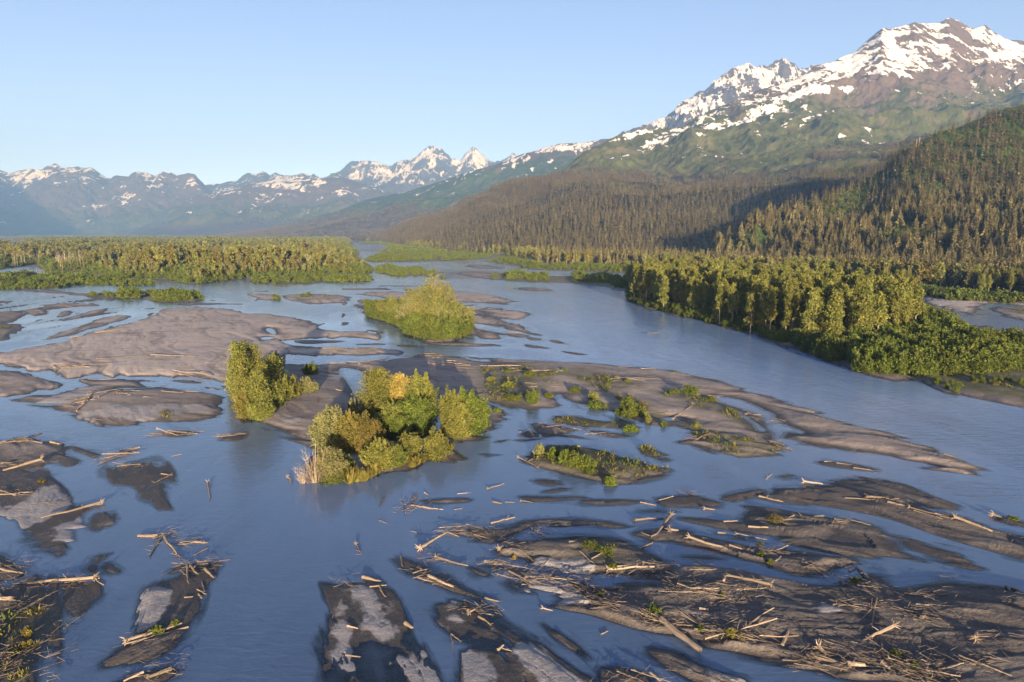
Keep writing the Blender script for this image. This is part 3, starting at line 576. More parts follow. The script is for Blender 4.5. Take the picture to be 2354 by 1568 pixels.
Range('shadow_caster_mountain', [[-3500, 600, 2000, -300, 600, 2200], [-3500, 300, 2700, -2300, 300, 2700, -1750, 380, 2700, -1300, 545, 2700], [-3500, -650, 3300, -2700, -420, 3300, -2100, -80, 3300, -1750, 70, 3300, -1500, 400, 3300, -1300, 550, 3300]], 200, 40, -3500, -1300, mA, 120, 900, 10, seed=77, label='unseen mountain flank at left, added to shade the far range')  # out of view, placed and shaped to cast shade on the far left range
# ------------------------------------------------------------------ plants
def leaf_mat(name, a, b, trans=.25, vr=.28):
    t = NT(name); ti = t.attr('tint'); oi = t.n('ShaderNodeObjectInfo').outputs['Random']
    c = t.mix(ti, a, b)
    hs = t.n('ShaderNodeHueSaturation', {'Hue': t.math('ADD', .486, t.math('MULTIPLY', oi, .02)), 'Saturation': 1.0, 'Value': t.math('ADD', 1.0 - vr / 2, t.math('MULTIPLY', oi, vr)), 'Color': c})
    d = t.bsdf(**{'Base Color': hs, 'Roughness': .65, 'Specular IOR Level': .25})
    tr = t.n('ShaderNodeBsdfTranslucent', {0: hs})
    return t.done(t.n('ShaderNodeMixShader', {0: trans, 1: d, 2: tr}))
def bark_mat(name, a, b, sc=3.0):
    t = NT(name); tc = t.n('ShaderNodeTexCoord').outputs['Object']; oi = t.n('ShaderNodeObjectInfo').outputs['Random']
    n = t.noise(t.scale(tc, (1, 1, .2)), sc, 5, .7)
    c = t.mix(t.math('ADD', t.math('MULTIPLY', n, .6), t.math('MULTIPLY', t.attr('tint'), .5)), a, b); c = t.n('ShaderNodeHueSaturation', {'Value': t.math('ADD', .7, t.math('MULTIPLY', oi, .55)), 'Color': c})
    return t.done(t.bsdf(**{'Base Color': c, 'Roughness': .85, 'Specular IOR Level': .2, 'Normal': t.n('ShaderNodeBump', {'Height': n, 'Strength': .5, 'Distance': .06})}))
M_COT = leaf_mat('cottonwood_leaves', (.06, .085, .018), (.20, .205, .045))
M_GOLD = leaf_mat('golden_leaves', (.20, .175, .04), (.36, .30, .08))
M_WIL = leaf_mat('willow_leaves', (.045, .075, .012), (.12, .15, .024))
M_WIL2 = leaf_mat('brownish_leaves', (.085, .085, .018), (.17, .15, .035))
M_GREY = leaf_mat('grey_green_leaves', (.10, .12, .045), (.21, .21, .085))
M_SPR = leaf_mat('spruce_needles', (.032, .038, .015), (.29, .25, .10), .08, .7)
M_BARK = bark_mat('pale_bark', (.20, .165, .12), (.36, .31, .23))
M_DBARK = bark_mat('dark_bark', (.07, .055, .04), (.14, .11, .08))
M_DEAD = bark_mat('dead_wood', (.19, .155, .12), (.34, .28, .21))
M_GRASS = leaf_mat('grass_blades', (.07, .085, .015), (.19, .17, .04))

def tube(path, rad, k=5):
    """verts, quads of a tapering tube"""
    path = np.asarray(path, float); n = len(path)
    d = np.gradient(path, axis=0); d /= np.linalg.norm(d, axis=1)[:, None] + 1e-9
    up = np.where(np.abs(d[:, 2:3]) > .9, [[1., 0, 0]], [[0, 0, 1.]])
    a = np.cross(d, up); a /= np.linalg.norm(a, axis=1)[:, None] + 1e-9; b = np.cross(d, a)
    th = np.arange(k) * 2 * math.pi / k
    V = path[:, None] + (a[:, None] * np.cos(th)[None, :, None] + b[:, None] * np.sin(th)[None, :, None]) * np.asarray(rad)[:, None, None]
    i = np.arange(n * k).reshape(n, k); j = np.roll(i, -1, 1)
    Fq = np.stack([i[:-1], j[:-1], j[1:], i[1:]], -1).reshape(-1, 4)
    V = V.reshape(-1, 3); V = np.r_[V, path[-1:] + d[-1] * np.asarray(rad)[-1]]; e = len(V) - 1
    cap = np.stack([i[-1], j[-1], np.full(k, e), np.full(k, e)], -1)
    return V, Fq
class Acc:
    def __init__(s): s.v = []; s.f = []; s.t = []; s.n = 0
    def add(s, V, Fq, tint=.5):
        s.v.append(V); s.f.append(Fq + s.n); s.n += len(V); s.t.append(np.full(len(V), tint) if np.isscalar(tint) else tint)
    def leaves(s, C, size, tint, flat=0.0, r=rng):
        """a four sided leaf spray at each centre"""
        n = len(C); a = r.normal(size=(n, 3)); a[:, 2] *= (1 - flat); a /= np.linalg.norm(a, axis=1)[:, None]
        b = r.normal(size=(n, 3)); b = np.cross(a, b); b /= np.linalg.norm(b, axis=1)[:, None]
        sz = (size * r.uniform(.6, 1.35, n))[:, None]
        a = a * sz; b = b * sz * .55
        V = np.stack([C - a, C - b * .9 + a * .1, C + a, C + b], 1).reshape(-1, 3)
        s.add(V, np.arange(4 * n).reshape(n, 4), np.repeat(np.clip(tint, 0, 1), 4))
    def mesh(s, name, mat):
        me = mesh_np(name, np.concatenate(s.v), np.concatenate(s.f), [mat]); attr(me, 'tint', np.concatenate(s.t)); return me
def bend(p0, p1, n, wob, r):
    t_ = np.linspace(0, 1, n)[:, None]; p = np.asarray(p0) * (1 - t_) + np.asarray(p1) * t_
    w = np.cumsum(r.normal(size=(n, 3)) * wob, 0); w -= w[0]; return p + w * t_ ** .5

def cottonwood(seed, H=18., nl=3000, ls=.42, bare=.3, wid=.17, lean=.5, dens=1.0, trunks=1, tipsharp=.75):
    r = np.random.RandomState(seed); wood = Acc(); lf = Acc()
    for tk in range(trunks):
        off = r.normal(size=2) * (0 if trunks == 1 else .7); h = H * (1 if tk == 0 else r.uniform(.72, .95))
        tr = bend((off[0], off[1], -.4), (off[0] * 2 + r.normal() * lean, off[1] * 2 + r.normal() * lean, h * .97), 12, .06, r)
        R0 = .016 * H if trunks == 1 else .010 * H
        wood.add(*tube(tr, np.linspace(R0, .03, 12), 6))
        nb = int(46 * dens); cs = []; ct = []
        for i in range(nb):
            f = bare + (1 - bare) * (i + r.rand()) / nb; f = min(f, .985)
            p = tr[min(int(f * 11), 10)] * (1 - (f * 11 % 1)) + tr[min(int(f * 11) + 1, 11)] * (f * 11 % 1)
            g = (f - bare) / (1 - bare)
            reach = H * wid * 1.25 * ((1 - g) ** .62 + .04) * min(1, .5 + g * 2.6) * r.uniform(.4, 1.3)
            az = r.rand() * 6.283; rise = reach * r.uniform(.35, 1.0) * (.5 + g)
            q = p + [math.cos(az) * reach, math.sin(az) * reach, rise]
            br = bend(p, q, 5, .07, r)
            if reach > .8: wood.add(*tube(br, np.linspace(.055 + .03 * (1 - g), .015, 5), 4))
            tb = np.clip(r.normal(.5, .22), 0, 1)
            m = max(3, int(nl / nb / trunks * (.4 + reach / (H * wid))))
            k = r.beta(2.2, 1.2, m)[:, None]
            c = p * (1 - k) + q * k + r.normal(size=(m, 3)) * [.36, .36, .34] * (.5 + .5 * reach / (H * wid)) * 1.5
            cs.append(c); ct.append(np.clip(tb + r.normal(size=m) * .16, 0, 1))
        lf.leaves(np.concatenate(cs), ls, np.concatenate(ct), 0, r)
    return wood, lf

def shrub(seed, H=5., wid=1.0, nl=2600, ls=.32, stems=16, low=.12, spiky=.4):
    """many stems fanning from the foot, each carrying sprays of leaves"""
    r = np.random.RandomState(seed); wood = Acc(); lf = Acc(); cs = []; ct = []
    for i in range(stems):
        az = i * 2.4 + r.rand(); sp = math.sqrt((i + .5) / stems)
        reach = H * wid * .5 * sp; h = H * (1 - .42 * sp ** 2) * r.uniform(.72, 1.06)
        q = np.array([math.cos(az) * reach, math.sin(az) * reach, h]); p = q * [.12, .12, 0] - [0, 0, .3]
        st = bend(p, q, 7, .035 * H / 3, r); st[:, :2] *= np.linspace(0, 1, 7)[:, None] ** .5 * .35 + .65
        wood.add(*tube(st, np.linspace(.02 * H ** .6, .01, 7), 4))
        tb = np.clip(r.normal(.5, .2), 0, 1)
        nclu = 9
        for j in range(nclu):
            f = low + (1 - low) * (j + r.rand()) / nclu; x = f * 6; k = min(int(x), 5)
            c0 = st[k] * (1 - x + k) + st[k + 1] * (x - k)
            rad = H * wid * (.17 - .09 * f * spiky) * r.uniform(.7, 1.2)
            out = r.normal(size=3) * [1, 1, .7] * rad * .8
            m = max(2, int(nl / stems / nclu))
            dd = r.normal(size=(m, 3)); dd /= np.linalg.norm(dd, axis=1)[:, None]
            c = c0 + out + dd * rad * (r.rand(m, 1) ** .4) * [1, 1, 1.0 + .5 * spiky]
            c[:, 2] = np.abs(c[:, 2]) 
            cs.append(c); ct.append(np.clip(tb + r.normal() * .12 + r.normal(size=m) * .1, 0, 1))
    if nl > 2000:
        for i in range(int(stems * .55)):      # leading shoots that break the outline
            az = r.rand() * 6.283; rr = math.sqrt(r.rand()) * H * wid * .42; z0 = H * (.98 - .45 * (rr / (H * wid * .5)) ** 2)
            b0 = np.array([math.cos(az) * rr, math.sin(az) * rr, z0 - .12 * H]); hh = H * r.uniform(.10, .26); m = int(nl * .012) + 20
            k = r.rand(m, 1); c = b0 + [0, 0, 1] * k * hh * 1.4 + r.normal(size=(m, 3)) * (1.08 - k) * H * .035
            cs.append(c); ct.append(np.clip(r.normal(.62, .15) + r.normal(size=m) * .1, 0, 1))
    lf.leaves(np.concatenate(cs), ls, np.concatenate(ct), 0, r)
    return wood, lf

def spruce(seed, H=20., whorls=20, per=9, wid=.15, low=.06, fans=2):
    r = np.random.RandomState(seed); wood = Acc(); lf = Acc()
    tr = bend((0, 0, -1), (r.normal() * .3, r.normal() * .3, H), 6, .03, r)
    wood.add(*tube(tr, np.linspace(.014 * H, .02, 6), 5))
    V = []; Tn = []
    for w in range(whorls):
        g = (w + r.rand() * .5) / whorls; z = H * (low + (1 - low) * g)
        L = H * wid * (1 - g) ** .7 * r.uniform(.75, 1.15) + .25
        for k in range(max(5, int(per * (1 - g * .4)))):
            az = k * 6.283 / per + r.rand() * 1.1; l = L * r.uniform(.6, 1.2); ca, sa = math.cos(az), math.sin(az)
            droop = l * r.uniform(.25, .6); wd_ = l * .30 + .12
            b0 = np.array([0, 0, z]); tip = np.array([ca * l, sa * l, z - droop]); side = np.array([-sa, ca, 0]) * wd_
            md = b0 * .45 + tip * .55 + [0, 0, l * .10]
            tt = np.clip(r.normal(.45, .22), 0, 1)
            V += [b0, md + side - [0, 0, .25 * wd_], tip, md - side - [0, 0, .25 * wd_]]; Tn += [tt * .5, tt, min(1, tt * 1.4), tt]  # tint darkens branch roots and brightens tips as if sunlit
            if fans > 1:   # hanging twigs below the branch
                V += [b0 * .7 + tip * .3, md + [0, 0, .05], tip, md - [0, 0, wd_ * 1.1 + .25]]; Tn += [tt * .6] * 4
    V = np.array(V); lf.add(V, np.arange(len(V)).reshape(-1, 4), np.array(Tn))
    return wood, lf

def snag(seed, H=15., n=9):
    r = np.random.RandomState(seed); wood = Acc()
    tr = bend((0, 0, -.5), (r.normal() * .4, r.normal() * .4, H), 9, .06, r)
    wood.add(*tube(tr, np.linspace(.013 * H, .04, 9), 5))
    for i in range(n):
        f = r.uniform(.35, .97); p = tr[int(f * 8)]; az = r.rand() * 6.28; l = r.uniform(.5, 1.7) * (1.15 - f)
        wood.add(*tube(bend(p, p + [math.cos(az) * l, math.sin(az) * l, l * r.uniform(.1, .8)], 4, .05, r), [.05, .04, .03, .01], 3))
    return wood
def bare_bush(seed, H=4., n=26, wid=.9):
    r = np.random.RandomState(seed); wood = Acc()
    for i in range(n):
        az = r.rand() * 6.28; h = H * r.uniform(.4, 1.05); q = np.array([math.cos(az), math.sin(az), 0]) * H * wid * r.uniform(.1, .6) + [0, 0, h]
        st = bend(q * [.15, .15, 0] - [0, 0, .3], q, 7, .08, r); wood.add(*tube(st, np.linspace(.035, .01, 7), 4))
        for k in range(4):
            p = st[r.randint(2, 6)]; wood.add(*tube(bend(p, p + r.normal(size=3) * [.5, .5, .4] + [0, 0, .5], 4, .05, r), [.022, .018, .014, .008], 3))
    return wood
def tuft(seed, H=1., n=90, w=.9):
    r = np.random.RandomState(seed); lf = Acc(); V = []; Tn = []
    for i in range(n):
        a = r.rand() * 6.28; rr = w * math.sqrt(r.rand()) * .5; p = np.array([math.cos(a) * rr, math.sin(a) * rr, -.05]); h = H * r.uniform(.4, 1.1)
        q = p + [r.normal() * .16 * H + p[0] * .6, r.normal() * .16 * H + p[1] * .6, h]; sd = np.array([math.cos(a + 1.5), math.sin(a + 1.5), 0]) * .045 * (1 + H)
        V += [p - sd, p * .45 + q * .55 - sd * 1.3, q, p * .45 + q * .55 + sd * 1.3]; Tn += [r.rand()] * 4
    V = np.array(V); lf.add(V, np.arange(len(V)).reshape(-1, 4), np.array(Tn)); return lf
def joined(name, wl, mw, ml):         # wood and leaves of one far tree as a single mesh
    wood, lf = wl; n = wood.n
    V = np.concatenate(wood.v + lf.v); Fq = np.concatenate(wood.f + [f + n for f in lf.f])
    me = mesh_np(name, V, Fq, [mw, ml], mi=[0] * sum(len(f) for f in wood.f) + [1] * sum(len(f) for f in lf.f))
    attr(me, 'tint', np.concatenate(wood.t + lf.t)); return me
def grove(name, fn, n, size, mw, ml, seed):
    r = np.random.RandomState(seed); w = Acc(); l = Acc()
    for i in range(n):
        a, b = fn(seed * 10 + i); k = r.uniform(.7, 1.15); off = np.array([r.uniform(-.5, .5) * size, r.uniform(-.5, .5) * size, 0])
        for src, dst in ((a, w), (b, l)):
            for v, f, t_ in zip(src.v, src.f, src.t):
                base = min(fj.min() for fj in [f]); dst.add(v * k + off, f - base, t_)
    return joined(name, (w, l), mw, ml)

PROTO = {}
def proto(kind, wl, mw, ml):
    PROTO.setdefault(kind, []).append((wl[0].mesh(kind + '_trunk', mw), wl[1].mesh(kind + '_crown', ml) if wl[1] else None, joined(kind, wl, mw, ml)))
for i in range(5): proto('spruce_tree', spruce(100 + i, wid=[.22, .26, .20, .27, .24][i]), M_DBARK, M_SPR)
for i in range(5): proto('cottonwood_tree', cottonwood(200 + i, wid=[.09, .12, .10, .135, .11][i], bare=[.25, .35, .3, .2, .4][i], nl=3200, ls=.36), M_BARK, M_COT)
for i in range(4): proto('willow_shrub', shrub(300 + i, wid=[1.0, 1.2, .9, 1.1][i], nl=3000, ls=.26), M_DBARK, M_WIL)
for i in range(4): PROTO.setdefault('dead_tree', []).append((snag(400 + i).mesh('dead_tree', M_DEAD),) * 3)
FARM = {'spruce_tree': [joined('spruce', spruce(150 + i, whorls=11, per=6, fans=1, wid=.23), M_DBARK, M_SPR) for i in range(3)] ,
        'cottonwood_tree': [joined('cottonwood', cottonwood(250 + i, nl=420, ls=.95, wid=.16), M_BARK, [M_COT, M_WIL2, M_COT, M_GREY, M_WIL2][i]) for i in range(5)],
        'willow_shrub': [joined('shrub', shrub(350 + i, nl=420, ls=.62, stems=8, wid=1.3), M_DBARK, M_WIL) for i in range(2)]}
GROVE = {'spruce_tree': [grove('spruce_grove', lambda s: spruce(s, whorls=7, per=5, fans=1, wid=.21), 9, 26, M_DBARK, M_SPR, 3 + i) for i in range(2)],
         'cottonwood_tree': [grove('cottonwood_grove', lambda s: cottonwood(s, nl=110, ls=1.7, wid=.22, dens=.4), 8, 24, M_BARK, M_COT, 5 + i) for i in range(2)],
         'willow_shrub': [grove('shrub_grove', lambda s: shrub(s, nl=60, ls=1.3, stems=4, wid=1.4, H=5), 9, 18, M_DBARK, M_WIL, 7 + i) for i in range(2)]}
POINTS = {k: [] for k in ('spruce_tree', 'cottonwood_tree', 'willow_shrub', 'dead_tree')}     # x y z size region
BASEH = {'spruce_tree': 20., 'cottonwood_tree': 18., 'willow_shrub': 5., 'dead_tree': 15.}
def add_pts(kind, p, h, region):
    if len(p): POINTS[kind].append(np.c_[p, np.asarray(h) * np.ones(len(p)), np.full(len(p), region)])
def in_world(polyD, n_try, spacing, jit=1.0, edge=0.0, minY=0):
    """points scattered over a traced area, thinned with distance"""
    poly = polyD if polyD.shape[1] == 2 and polyD.dtype == float else polyD
    w = poly; lo = w.min(0); hi = w.max(0)
    # sample with density ~ 1/spacing(dist)^2 : stratify in log distance
    Ymin = max(lo[1], 40); Ymax = hi[1]; out = []
    y = Ymin
    while y < Ymax:
        d = y; s_ = spacing(d); m = int((hi[0] - lo[0]) / s_) + 1
        xs_ = lo[0] + (np.arange(m) + rng.rand(m)) * s_; ys_ = y + rng.rand(m) * s_
        out.append(np.c_[xs_, ys_]); y += s_
    q = np.concatenate(out); 
    ux = 1177 + F * q[:, 0] / np.maximum(q[:, 1], 1)
    q = q[(ux > -500) & (ux < 2900)]
    q = q[inside(q, w)]
    if edge > 0: q = q[seg_dist(q, w) > edge]
    return q
def put(kind, q, h, region):
    z = ground_z(np.c_[q, np.zeros(len(q))]) if len(q) else np.zeros(0)
    ok = z > -.05
    add_pts(kind, np.c_[q, np.maximum(z, -.1)][ok], (np.asarray(h) * np.ones(len(q)))[ok], region)
def clumpy(q, s, seed, th=-.1): return fbm(q[:, 0] / s, q[:, 1] / s, 2, seed) > th

REG = ['on the large right hand island', 'on the right bank below the hill', 'on the steep near hillside', 'on the slopes of the big mountain',
       'in the forest on the left bank', 'on the low islands of the river', 'on the small wooded island in mid river', 'on the long gravel bar', 'on the far ridge', 'on the far valley floor']
# right island: tall cottonwoods behind, dense willow at its near end
isl = world_poly(BARS[32][2] if BARS[32][2].startswith('O 1433') else [b[2] for b in BARS if b[2].startswith('O 1433')][0], False)
q = in_world(isl, 0, lambda d: 4.3, edge=2)
xd, yd, _ = toD(np.c_[q, np.zeros(len(q))])
tall = (yd < np.interp(xd, [1430, 1700, 1800, 1900, 2000, 2060, 2110, 2300], [700, 772, 815, 812, 800, 790, 775, 700])) & (xd < 2105)
put('cottonwood_tree', q[tall & (rng.rand(len(q)) < .45)], 0, 0)
POINTS['cottonwood_tree'][-1][:, 3] = rng.uniform(12, 22.5, len(POINTS['cottonwood_tree'][-1]))
q = in_world(isl, 0, lambda d: 2.3, edge=.6); xd, yd, _ = toD(np.c_[q, np.zeros(len(q))])
grav = yd > np.interp(xd, [1400, 2000, 2050, 2150, 2310, 2420], [2000, 870, 868, 868, 866, 850])
gap = (yd > np.interp(xd, [2100, 2120, 2200, 2240, 2310], [900, 720, 755, 800, 830])) | (xd < 2100)
vs = ~grav & gap & (xd < 2320)
tallz = (yd < np.interp(xd, [1430, 1700, 1800, 1900, 2000, 2060, 2110, 2300], [700, 772, 815, 812, 800, 790, 775, 700])) & (xd < 2105)
hh_ = np.where(tallz, rng.uniform(2, 4.5, len(q)), rng.uniform(3.2, 6.2, len(q)))
ee = seg_dist(q, isl)
keep = vs & (rng.rand(len(q)) < np.where(tallz, np.where(ee < 7, .7, .12), .62))
put('willow_shrub', q[keep], hh_[keep] * np.clip(.55 + ee[keep] / 10, .5, 1.1), 0)
q2 = in_world(world_poly('4 2020 985 2100 960 2200 985 2354 945 2900 945 2900 1190 2354 1200 2260 1190 2130 1090', False), 0, lambda d: 3.2)
put('willow_shrub', q2, rng.uniform(2.5, 5.5, len(q2)), 0)
q2 = in_world(world_poly('4 1660 1235 1850 1270 1950 1330 1880 1335 1700 1285', False), 0, lambda d: 2.6); put('willow_shrub', q2, rng.uniform(.7, 1.6, len(q2)), 0)
q2 = in_world(world_poly('4 1980 1255 2250 1265 2300 1285 2000 1285', False), 0, lambda d: 2.2); put('willow_shrub', q2, rng.uniform(.8, 1.5, len(q2)), 0)
q2 = in_world(world_poly('4 2260 1290 2400 1300 2700 1350 2700 1400 2354 1360', False), 0, lambda d: 3.2); put('willow_shrub', q2, rng.uniform(.8, 1.8, len(q2)), 0)
# right bank, flat forest in front of the hills
L2 = world_poly([b[2] for b in BARS if b[2].startswith('2 150 870')][0], False)
sp2 = lambda d: np.clip(d / 85, 6.2, 30)
q = in_world(L2, 0, sp2, edge=0)
e2 = seg_dist(q, L2); xd, yd, _ = toD(np.c_[q, np.zeros(len(q))])
foot = np.interp(1177 + F * q[:, 0] / q[:, 1], [800, 918, 1118, 1290, 1420, 1740, 2100, 2354], [4300, 2600, 1500, 1300, 1180, 1000, 640, 560])
q_ok = (q[:, 1] < foot + 60) | (xd < 850)
low = (yd > np.interp(xd, [780, 900, 1020, 1130, 1180, 1230, 1300, 1450], [548, 560, 578, 588, 596, 606, 612, 617])) & (xd < 1480)   # open willow flats
meadow = (q[:, 1] > 380) & (q[:, 1] < 480) & (xd > 1870) & (yd > 640) & (e2 < 40)
r_ = rng.rand(len(q))
cw = q_ok & ~low & (e2 > 8) & (r_ < .72) & ~meadow
depth_in = e2 / 60
issp = cw & (rng.rand(len(q)) < np.clip((e2 - 30) / 90, 0.05, .9)) & (xd > 880)
k = cw & ~issp
hc = rng.uniform(12, 19, len(q)) * np.clip(.6 + e2 / 60, .6, 1)
put('cottonwood_tree', q[k], hc[k], 1); put('spruce_tree', q[issp], rng.uniform(14, 24, issp.sum()), 1)
q = in_world(L2, 0, lambda d: np.clip(d / 160, 3.2, 16), edge=1.5); e2 = seg_dist(q, L2); xd, yd, _ = toD(np.c_[q, np.zeros(len(q))])
k = (q[:, 1] < 3300) & ((e2 < 26) | ((yd > np.interp(xd, [780, 900, 1020, 1130, 1180, 1230, 1300, 1450], [548, 560, 578, 588, 596, 606, 612, 617])) & (xd < 1480) & clumpy(q, 35, 5, .0))) & (rng.rand(len(q)) < .7)
put('willow_shrub', q[k], rng.uniform(2.2, 5, k.sum()) * np.clip(.5 + e2[k] / 20, .5, 1.2), 1)
# left bank forest
L1 = world_poly([b[2] for b in BARS if b[2].startswith('1 90 700')][0], False)
q = in_world(L1, 0, lambda d: np.clip(d / 105, 5.5, 30), edge=0); e1 = seg_dist(q, L1); xd, yd, _ = toD(np.c_[q, np.zeros(len(q))])
k = (rng.rand(len(q)) < .85) & (e1 > 10)
hc = rng.uniform(10, 19, len(q)) * np.clip(.35 + e1 / 90, .4, 1) * (1 + .75 * fbm(q[:, 0] / 60, q[:, 1] / 90, 3, 9)); k &= fbm(q[:, 0] / 45, q[:, 1] / 70, 3, 19) > -.22
dead = k & (((xd > 20) & (xd < 95)) | ((xd > 125) & (xd < 200))) & (e1 < 130)
kk = k & ~(dead & (rng.rand(len(q)) < .8)); put('cottonwood_tree', q[kk], hc[kk], 4)
q = in_world(L1, 0, lambda d: 5.0, edge=0); e1 = seg_dist(q, L1); xd, yd, _ = toD(np.c_[q, np.zeros(len(q))])
dead = (((xd > 30) & (xd < 92)) | ((xd > 128) & (xd < 195))) & (e1 > 4) & (e1 < 95) & (q[:, 1] < 960) & (e1 < 60) & (rng.rand(len(q)) < .22)
put('dead_tree', q[dead], rng.uniform(11, 18, dead.sum()), 4)
dead = (xd > 195) & (xd < 560) & (e1 > 5) & (e1 < 45) & (rng.rand(len(q)) < .07); put('dead_tree', q[dead], rng.uniform(6, 12, dead.sum()), 4)
q = in_world(L1, 0, lambda d: np.clip(d / 190, 3.2, 14), edge=1.5); e1 = seg_dist(q, L1)
k = (e1 < 55) & (rng.rand(len(q)) < .42) & (q[:, 1] < 2500); put('willow_shrub', q[k], rng.uniform(2, 8, k.sum()) * np.clip(.5 + e1[k] / 40, .5, 1.3), 4)
# low willow islands
for s, dens, h0, h1 in [('1 -900 960 0 985 250 985 450 980 650 990 740 1010 1000 1025 1060 1045 900 1052 500 1040 400 1030 200 1015 80 1008 -900 1000', .85, 2.5, 5.5),
                ('1 -900 1030 0 1025 80 1022 200 1030 400 1040 500 1050 420 1065 100 1075 -900 1085', .85, 2, 4.5),
                ('1 1740 1035 1760 1010 1900 1000 2150 990 2354 988 2 100 986 220 1000 210 1020 100 1025 0 1025 1 1900 1038', .85, 2, 4.5),
                ('2 230 935 300 905 400 925 540 930 640 965 660 985 560 985 400 985 300 975 240 960', .55, 1.5, 4), ('2 680 985 715 990 720 1005 690 1010', .9, 1.5, 3),
                ('2 1110 970 1250 965 1300 1000 1150 1010', .8, 3, 5), ('2 1300 980 1420 985 1420 1020 1300 1020', .6, 2, 4), ('2 1590 985 1800 985 1900 1000 2000 1000 2010 1080 1900 1070 1850 1040 1700 1035 1600 1020', .7, 2.5, 5),
                ('2 1030 970 1060 965 1090 1000 1040 1005', .9, 2, 4),('1 560 1120 850 1108 960 1105 970 1135 850 1138', .55, 1.2, 3), ('1 830 1100 960 1095 970 1138 840 1138', .9, 2.5, 4.5), ('1 1060 1120 1200 1105 1380 1125 1400 1145 1200 1165 1060 1165', .75, 2, 4.5),
                ('1 1000 1110 1080 1095 1085 1115 1010 1130', .9, 2, 4), ('1 2060 1115 2150 1112 2160 1135 2070 1140', .8, 1.2, 2.4), ('1 2230 1115 2270 1115 2270 1130 2230 1130', .9, 1.5, 2.6), ('1 1870 1135 1930 1135 1930 1150 1880 1152', .9, 1.5, 3),
                ('G 960 670 1030 660 1030 680 980 684', .6, 1.5, 3), ('A 1130 430 1190 430 1190 440 1135 440', .8, 1, 2), ('A 2180 235 2250 235 2250 243 2190 243', .9, 1, 2.2)]:
    w_ = world_poly(s, False); q = in_world(w_, 0, lambda d: np.clip(d / 210, 2.0, 4)); q = q[rng.rand(len(q)) < dens * (.62 + .9 * fbm(q[:, 0] / 9, q[:, 1] / 14, 3, 77))]
    z = np.maximum(ground_z(np.c_[q, np.zeros(len(q))]), -.05); add_pts('willow_shrub', np.c_[q, z], rng.uniform(h0 * .5, h1, len(q)) * .95 * (1 + .7 * fbm(q[:, 0] / 14, q[:, 1] / 20, 2, 79)), 5)
# small wooded island in mid river
w_ = world_poly('2 160 1190 190 1270 330 1310 430 1350 430 1395 520 1405 650 1432 800 1425 900 1390 890 1330 830 1270 700 1230 500 1210 300 1180', False)
q = in_world(w_, 0, lambda d: 2.1); xd, yd, _ = toD(np.c_[q, np.zeros(len(q))])
put('willow_shrub', q[rng.rand(len(q)) < .42], 0, 6); a_ = POINTS['willow_shrub'][-1]; xd, yd, _ = toD(a_[:, :3]); a_[:, 3] = rng.uniform(1.6, 6.2, len(a_)) * np.interp(xd, [840, 900, 960, 1060, 1085], [.7, .7, 1.15, 1.15, .7])
# valley floor beyond
q = in_world(world_poly('O 350 541 1000 541 900 552 500 547 380 545', False), 0, lambda d: np.clip(d / 120, 20, 45)); put('cottonwood_tree', q[clumpy(q, 300, 3, -.2)], 12, 9)
q = in_world(world_poly('O -900 541.0 0 541.2 150 541.6 330 542.5 320 546 200 545 120 548.5 60 551 0 553 -900 556', False), 0, lambda d: np.clip(d / 120, 20, 60)); put('cottonwood_tree', q[clumpy(q, 250, 4, -.05)], 12, 9)
# slopes
def slope_pts(rg, n, t0, t1, zmax, seed, dens):
    P = rg.P; T = rg.T; r0 = np.searchsorted(T, t0); r1 = np.searchsorted(T, t1); Q = P[r0:r1]
    A = np.linalg.norm(np.cross(Q[1:, :-1] - Q[:-1, :-1], Q[:-1, 1:] - Q[:-1, :-1]), axis=2)
    ctr = (Q[1:, :-1] + Q[:-1, 1:]) / 2; dd = np.linalg.norm(ctr, axis=2); wgt = A * dens(dd)
    nn = rng.poisson(np.clip(wgt, 0, 50)); ii, jj = np.nonzero(nn); ii = np.repeat(ii, nn[ii, jj]) if False else np.repeat(ii, nn[nn > 0]); jj = np.repeat(jj, nn[nn > 0])
    u = rng.rand(len(ii), 1); v = rng.rand(len(ii), 1)
    p = (Q[ii, jj] * (1 - u) + Q[ii, jj + 1] * u) * (1 - v) + (Q[ii + 1, jj] * (1 - u) + Q[ii + 1, jj + 1] * u) * v
    xd, yd, _ = toD(p); p = p[(xd > -300) & (xd < 2700)]
    zl = zmax + fbm(p[:, 0] / 220, p[:, 1] / 220, 4, seed) * 150 * (zmax > 100)
    return p[p[:, 2] < zl]
p = slope_pts(RG, 0, 0, 2.25, 9999, 3, lambda d: 1 / 44. * np.clip(900 / d, .3, 1))
xd, yd, _ = toD(p)
openn = fbm(p[:, 0] / 70, p[:, 1] / 70, 3, 63) + np.clip((p[:, 2] - 170) / 130, 0, .5)
k = (openn < .30) | ((rng.rand(len(p)) < .15)); p = p[k]
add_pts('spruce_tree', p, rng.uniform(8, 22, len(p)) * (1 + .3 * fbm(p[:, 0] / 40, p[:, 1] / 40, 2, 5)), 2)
p = slope_pts(RF, 0, 0, 1.9, 235, 13, lambda d: 1 / 80. * np.clip(1300 / d, 0, 1) ** 1.2)
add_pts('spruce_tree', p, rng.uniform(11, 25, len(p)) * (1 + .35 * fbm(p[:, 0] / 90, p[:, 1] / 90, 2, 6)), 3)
p = slope_pts(RF, 0, .6, 2.2, 420, 19, lambda d: 1 / 420. * np.clip(1100 / d, 0, 1)); p = p[fbm(p[:, 0] / 160, p[:, 1] / 160, 3, 71) > .1]
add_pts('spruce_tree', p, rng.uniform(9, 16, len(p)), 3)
p = slope_pts(RG, 0, 0, 2.1, 9999, 3, lambda d: 1 / 60.); p = p[fbm(p[:, 0] / 70, p[:, 1] / 70, 3, 63) > .1]
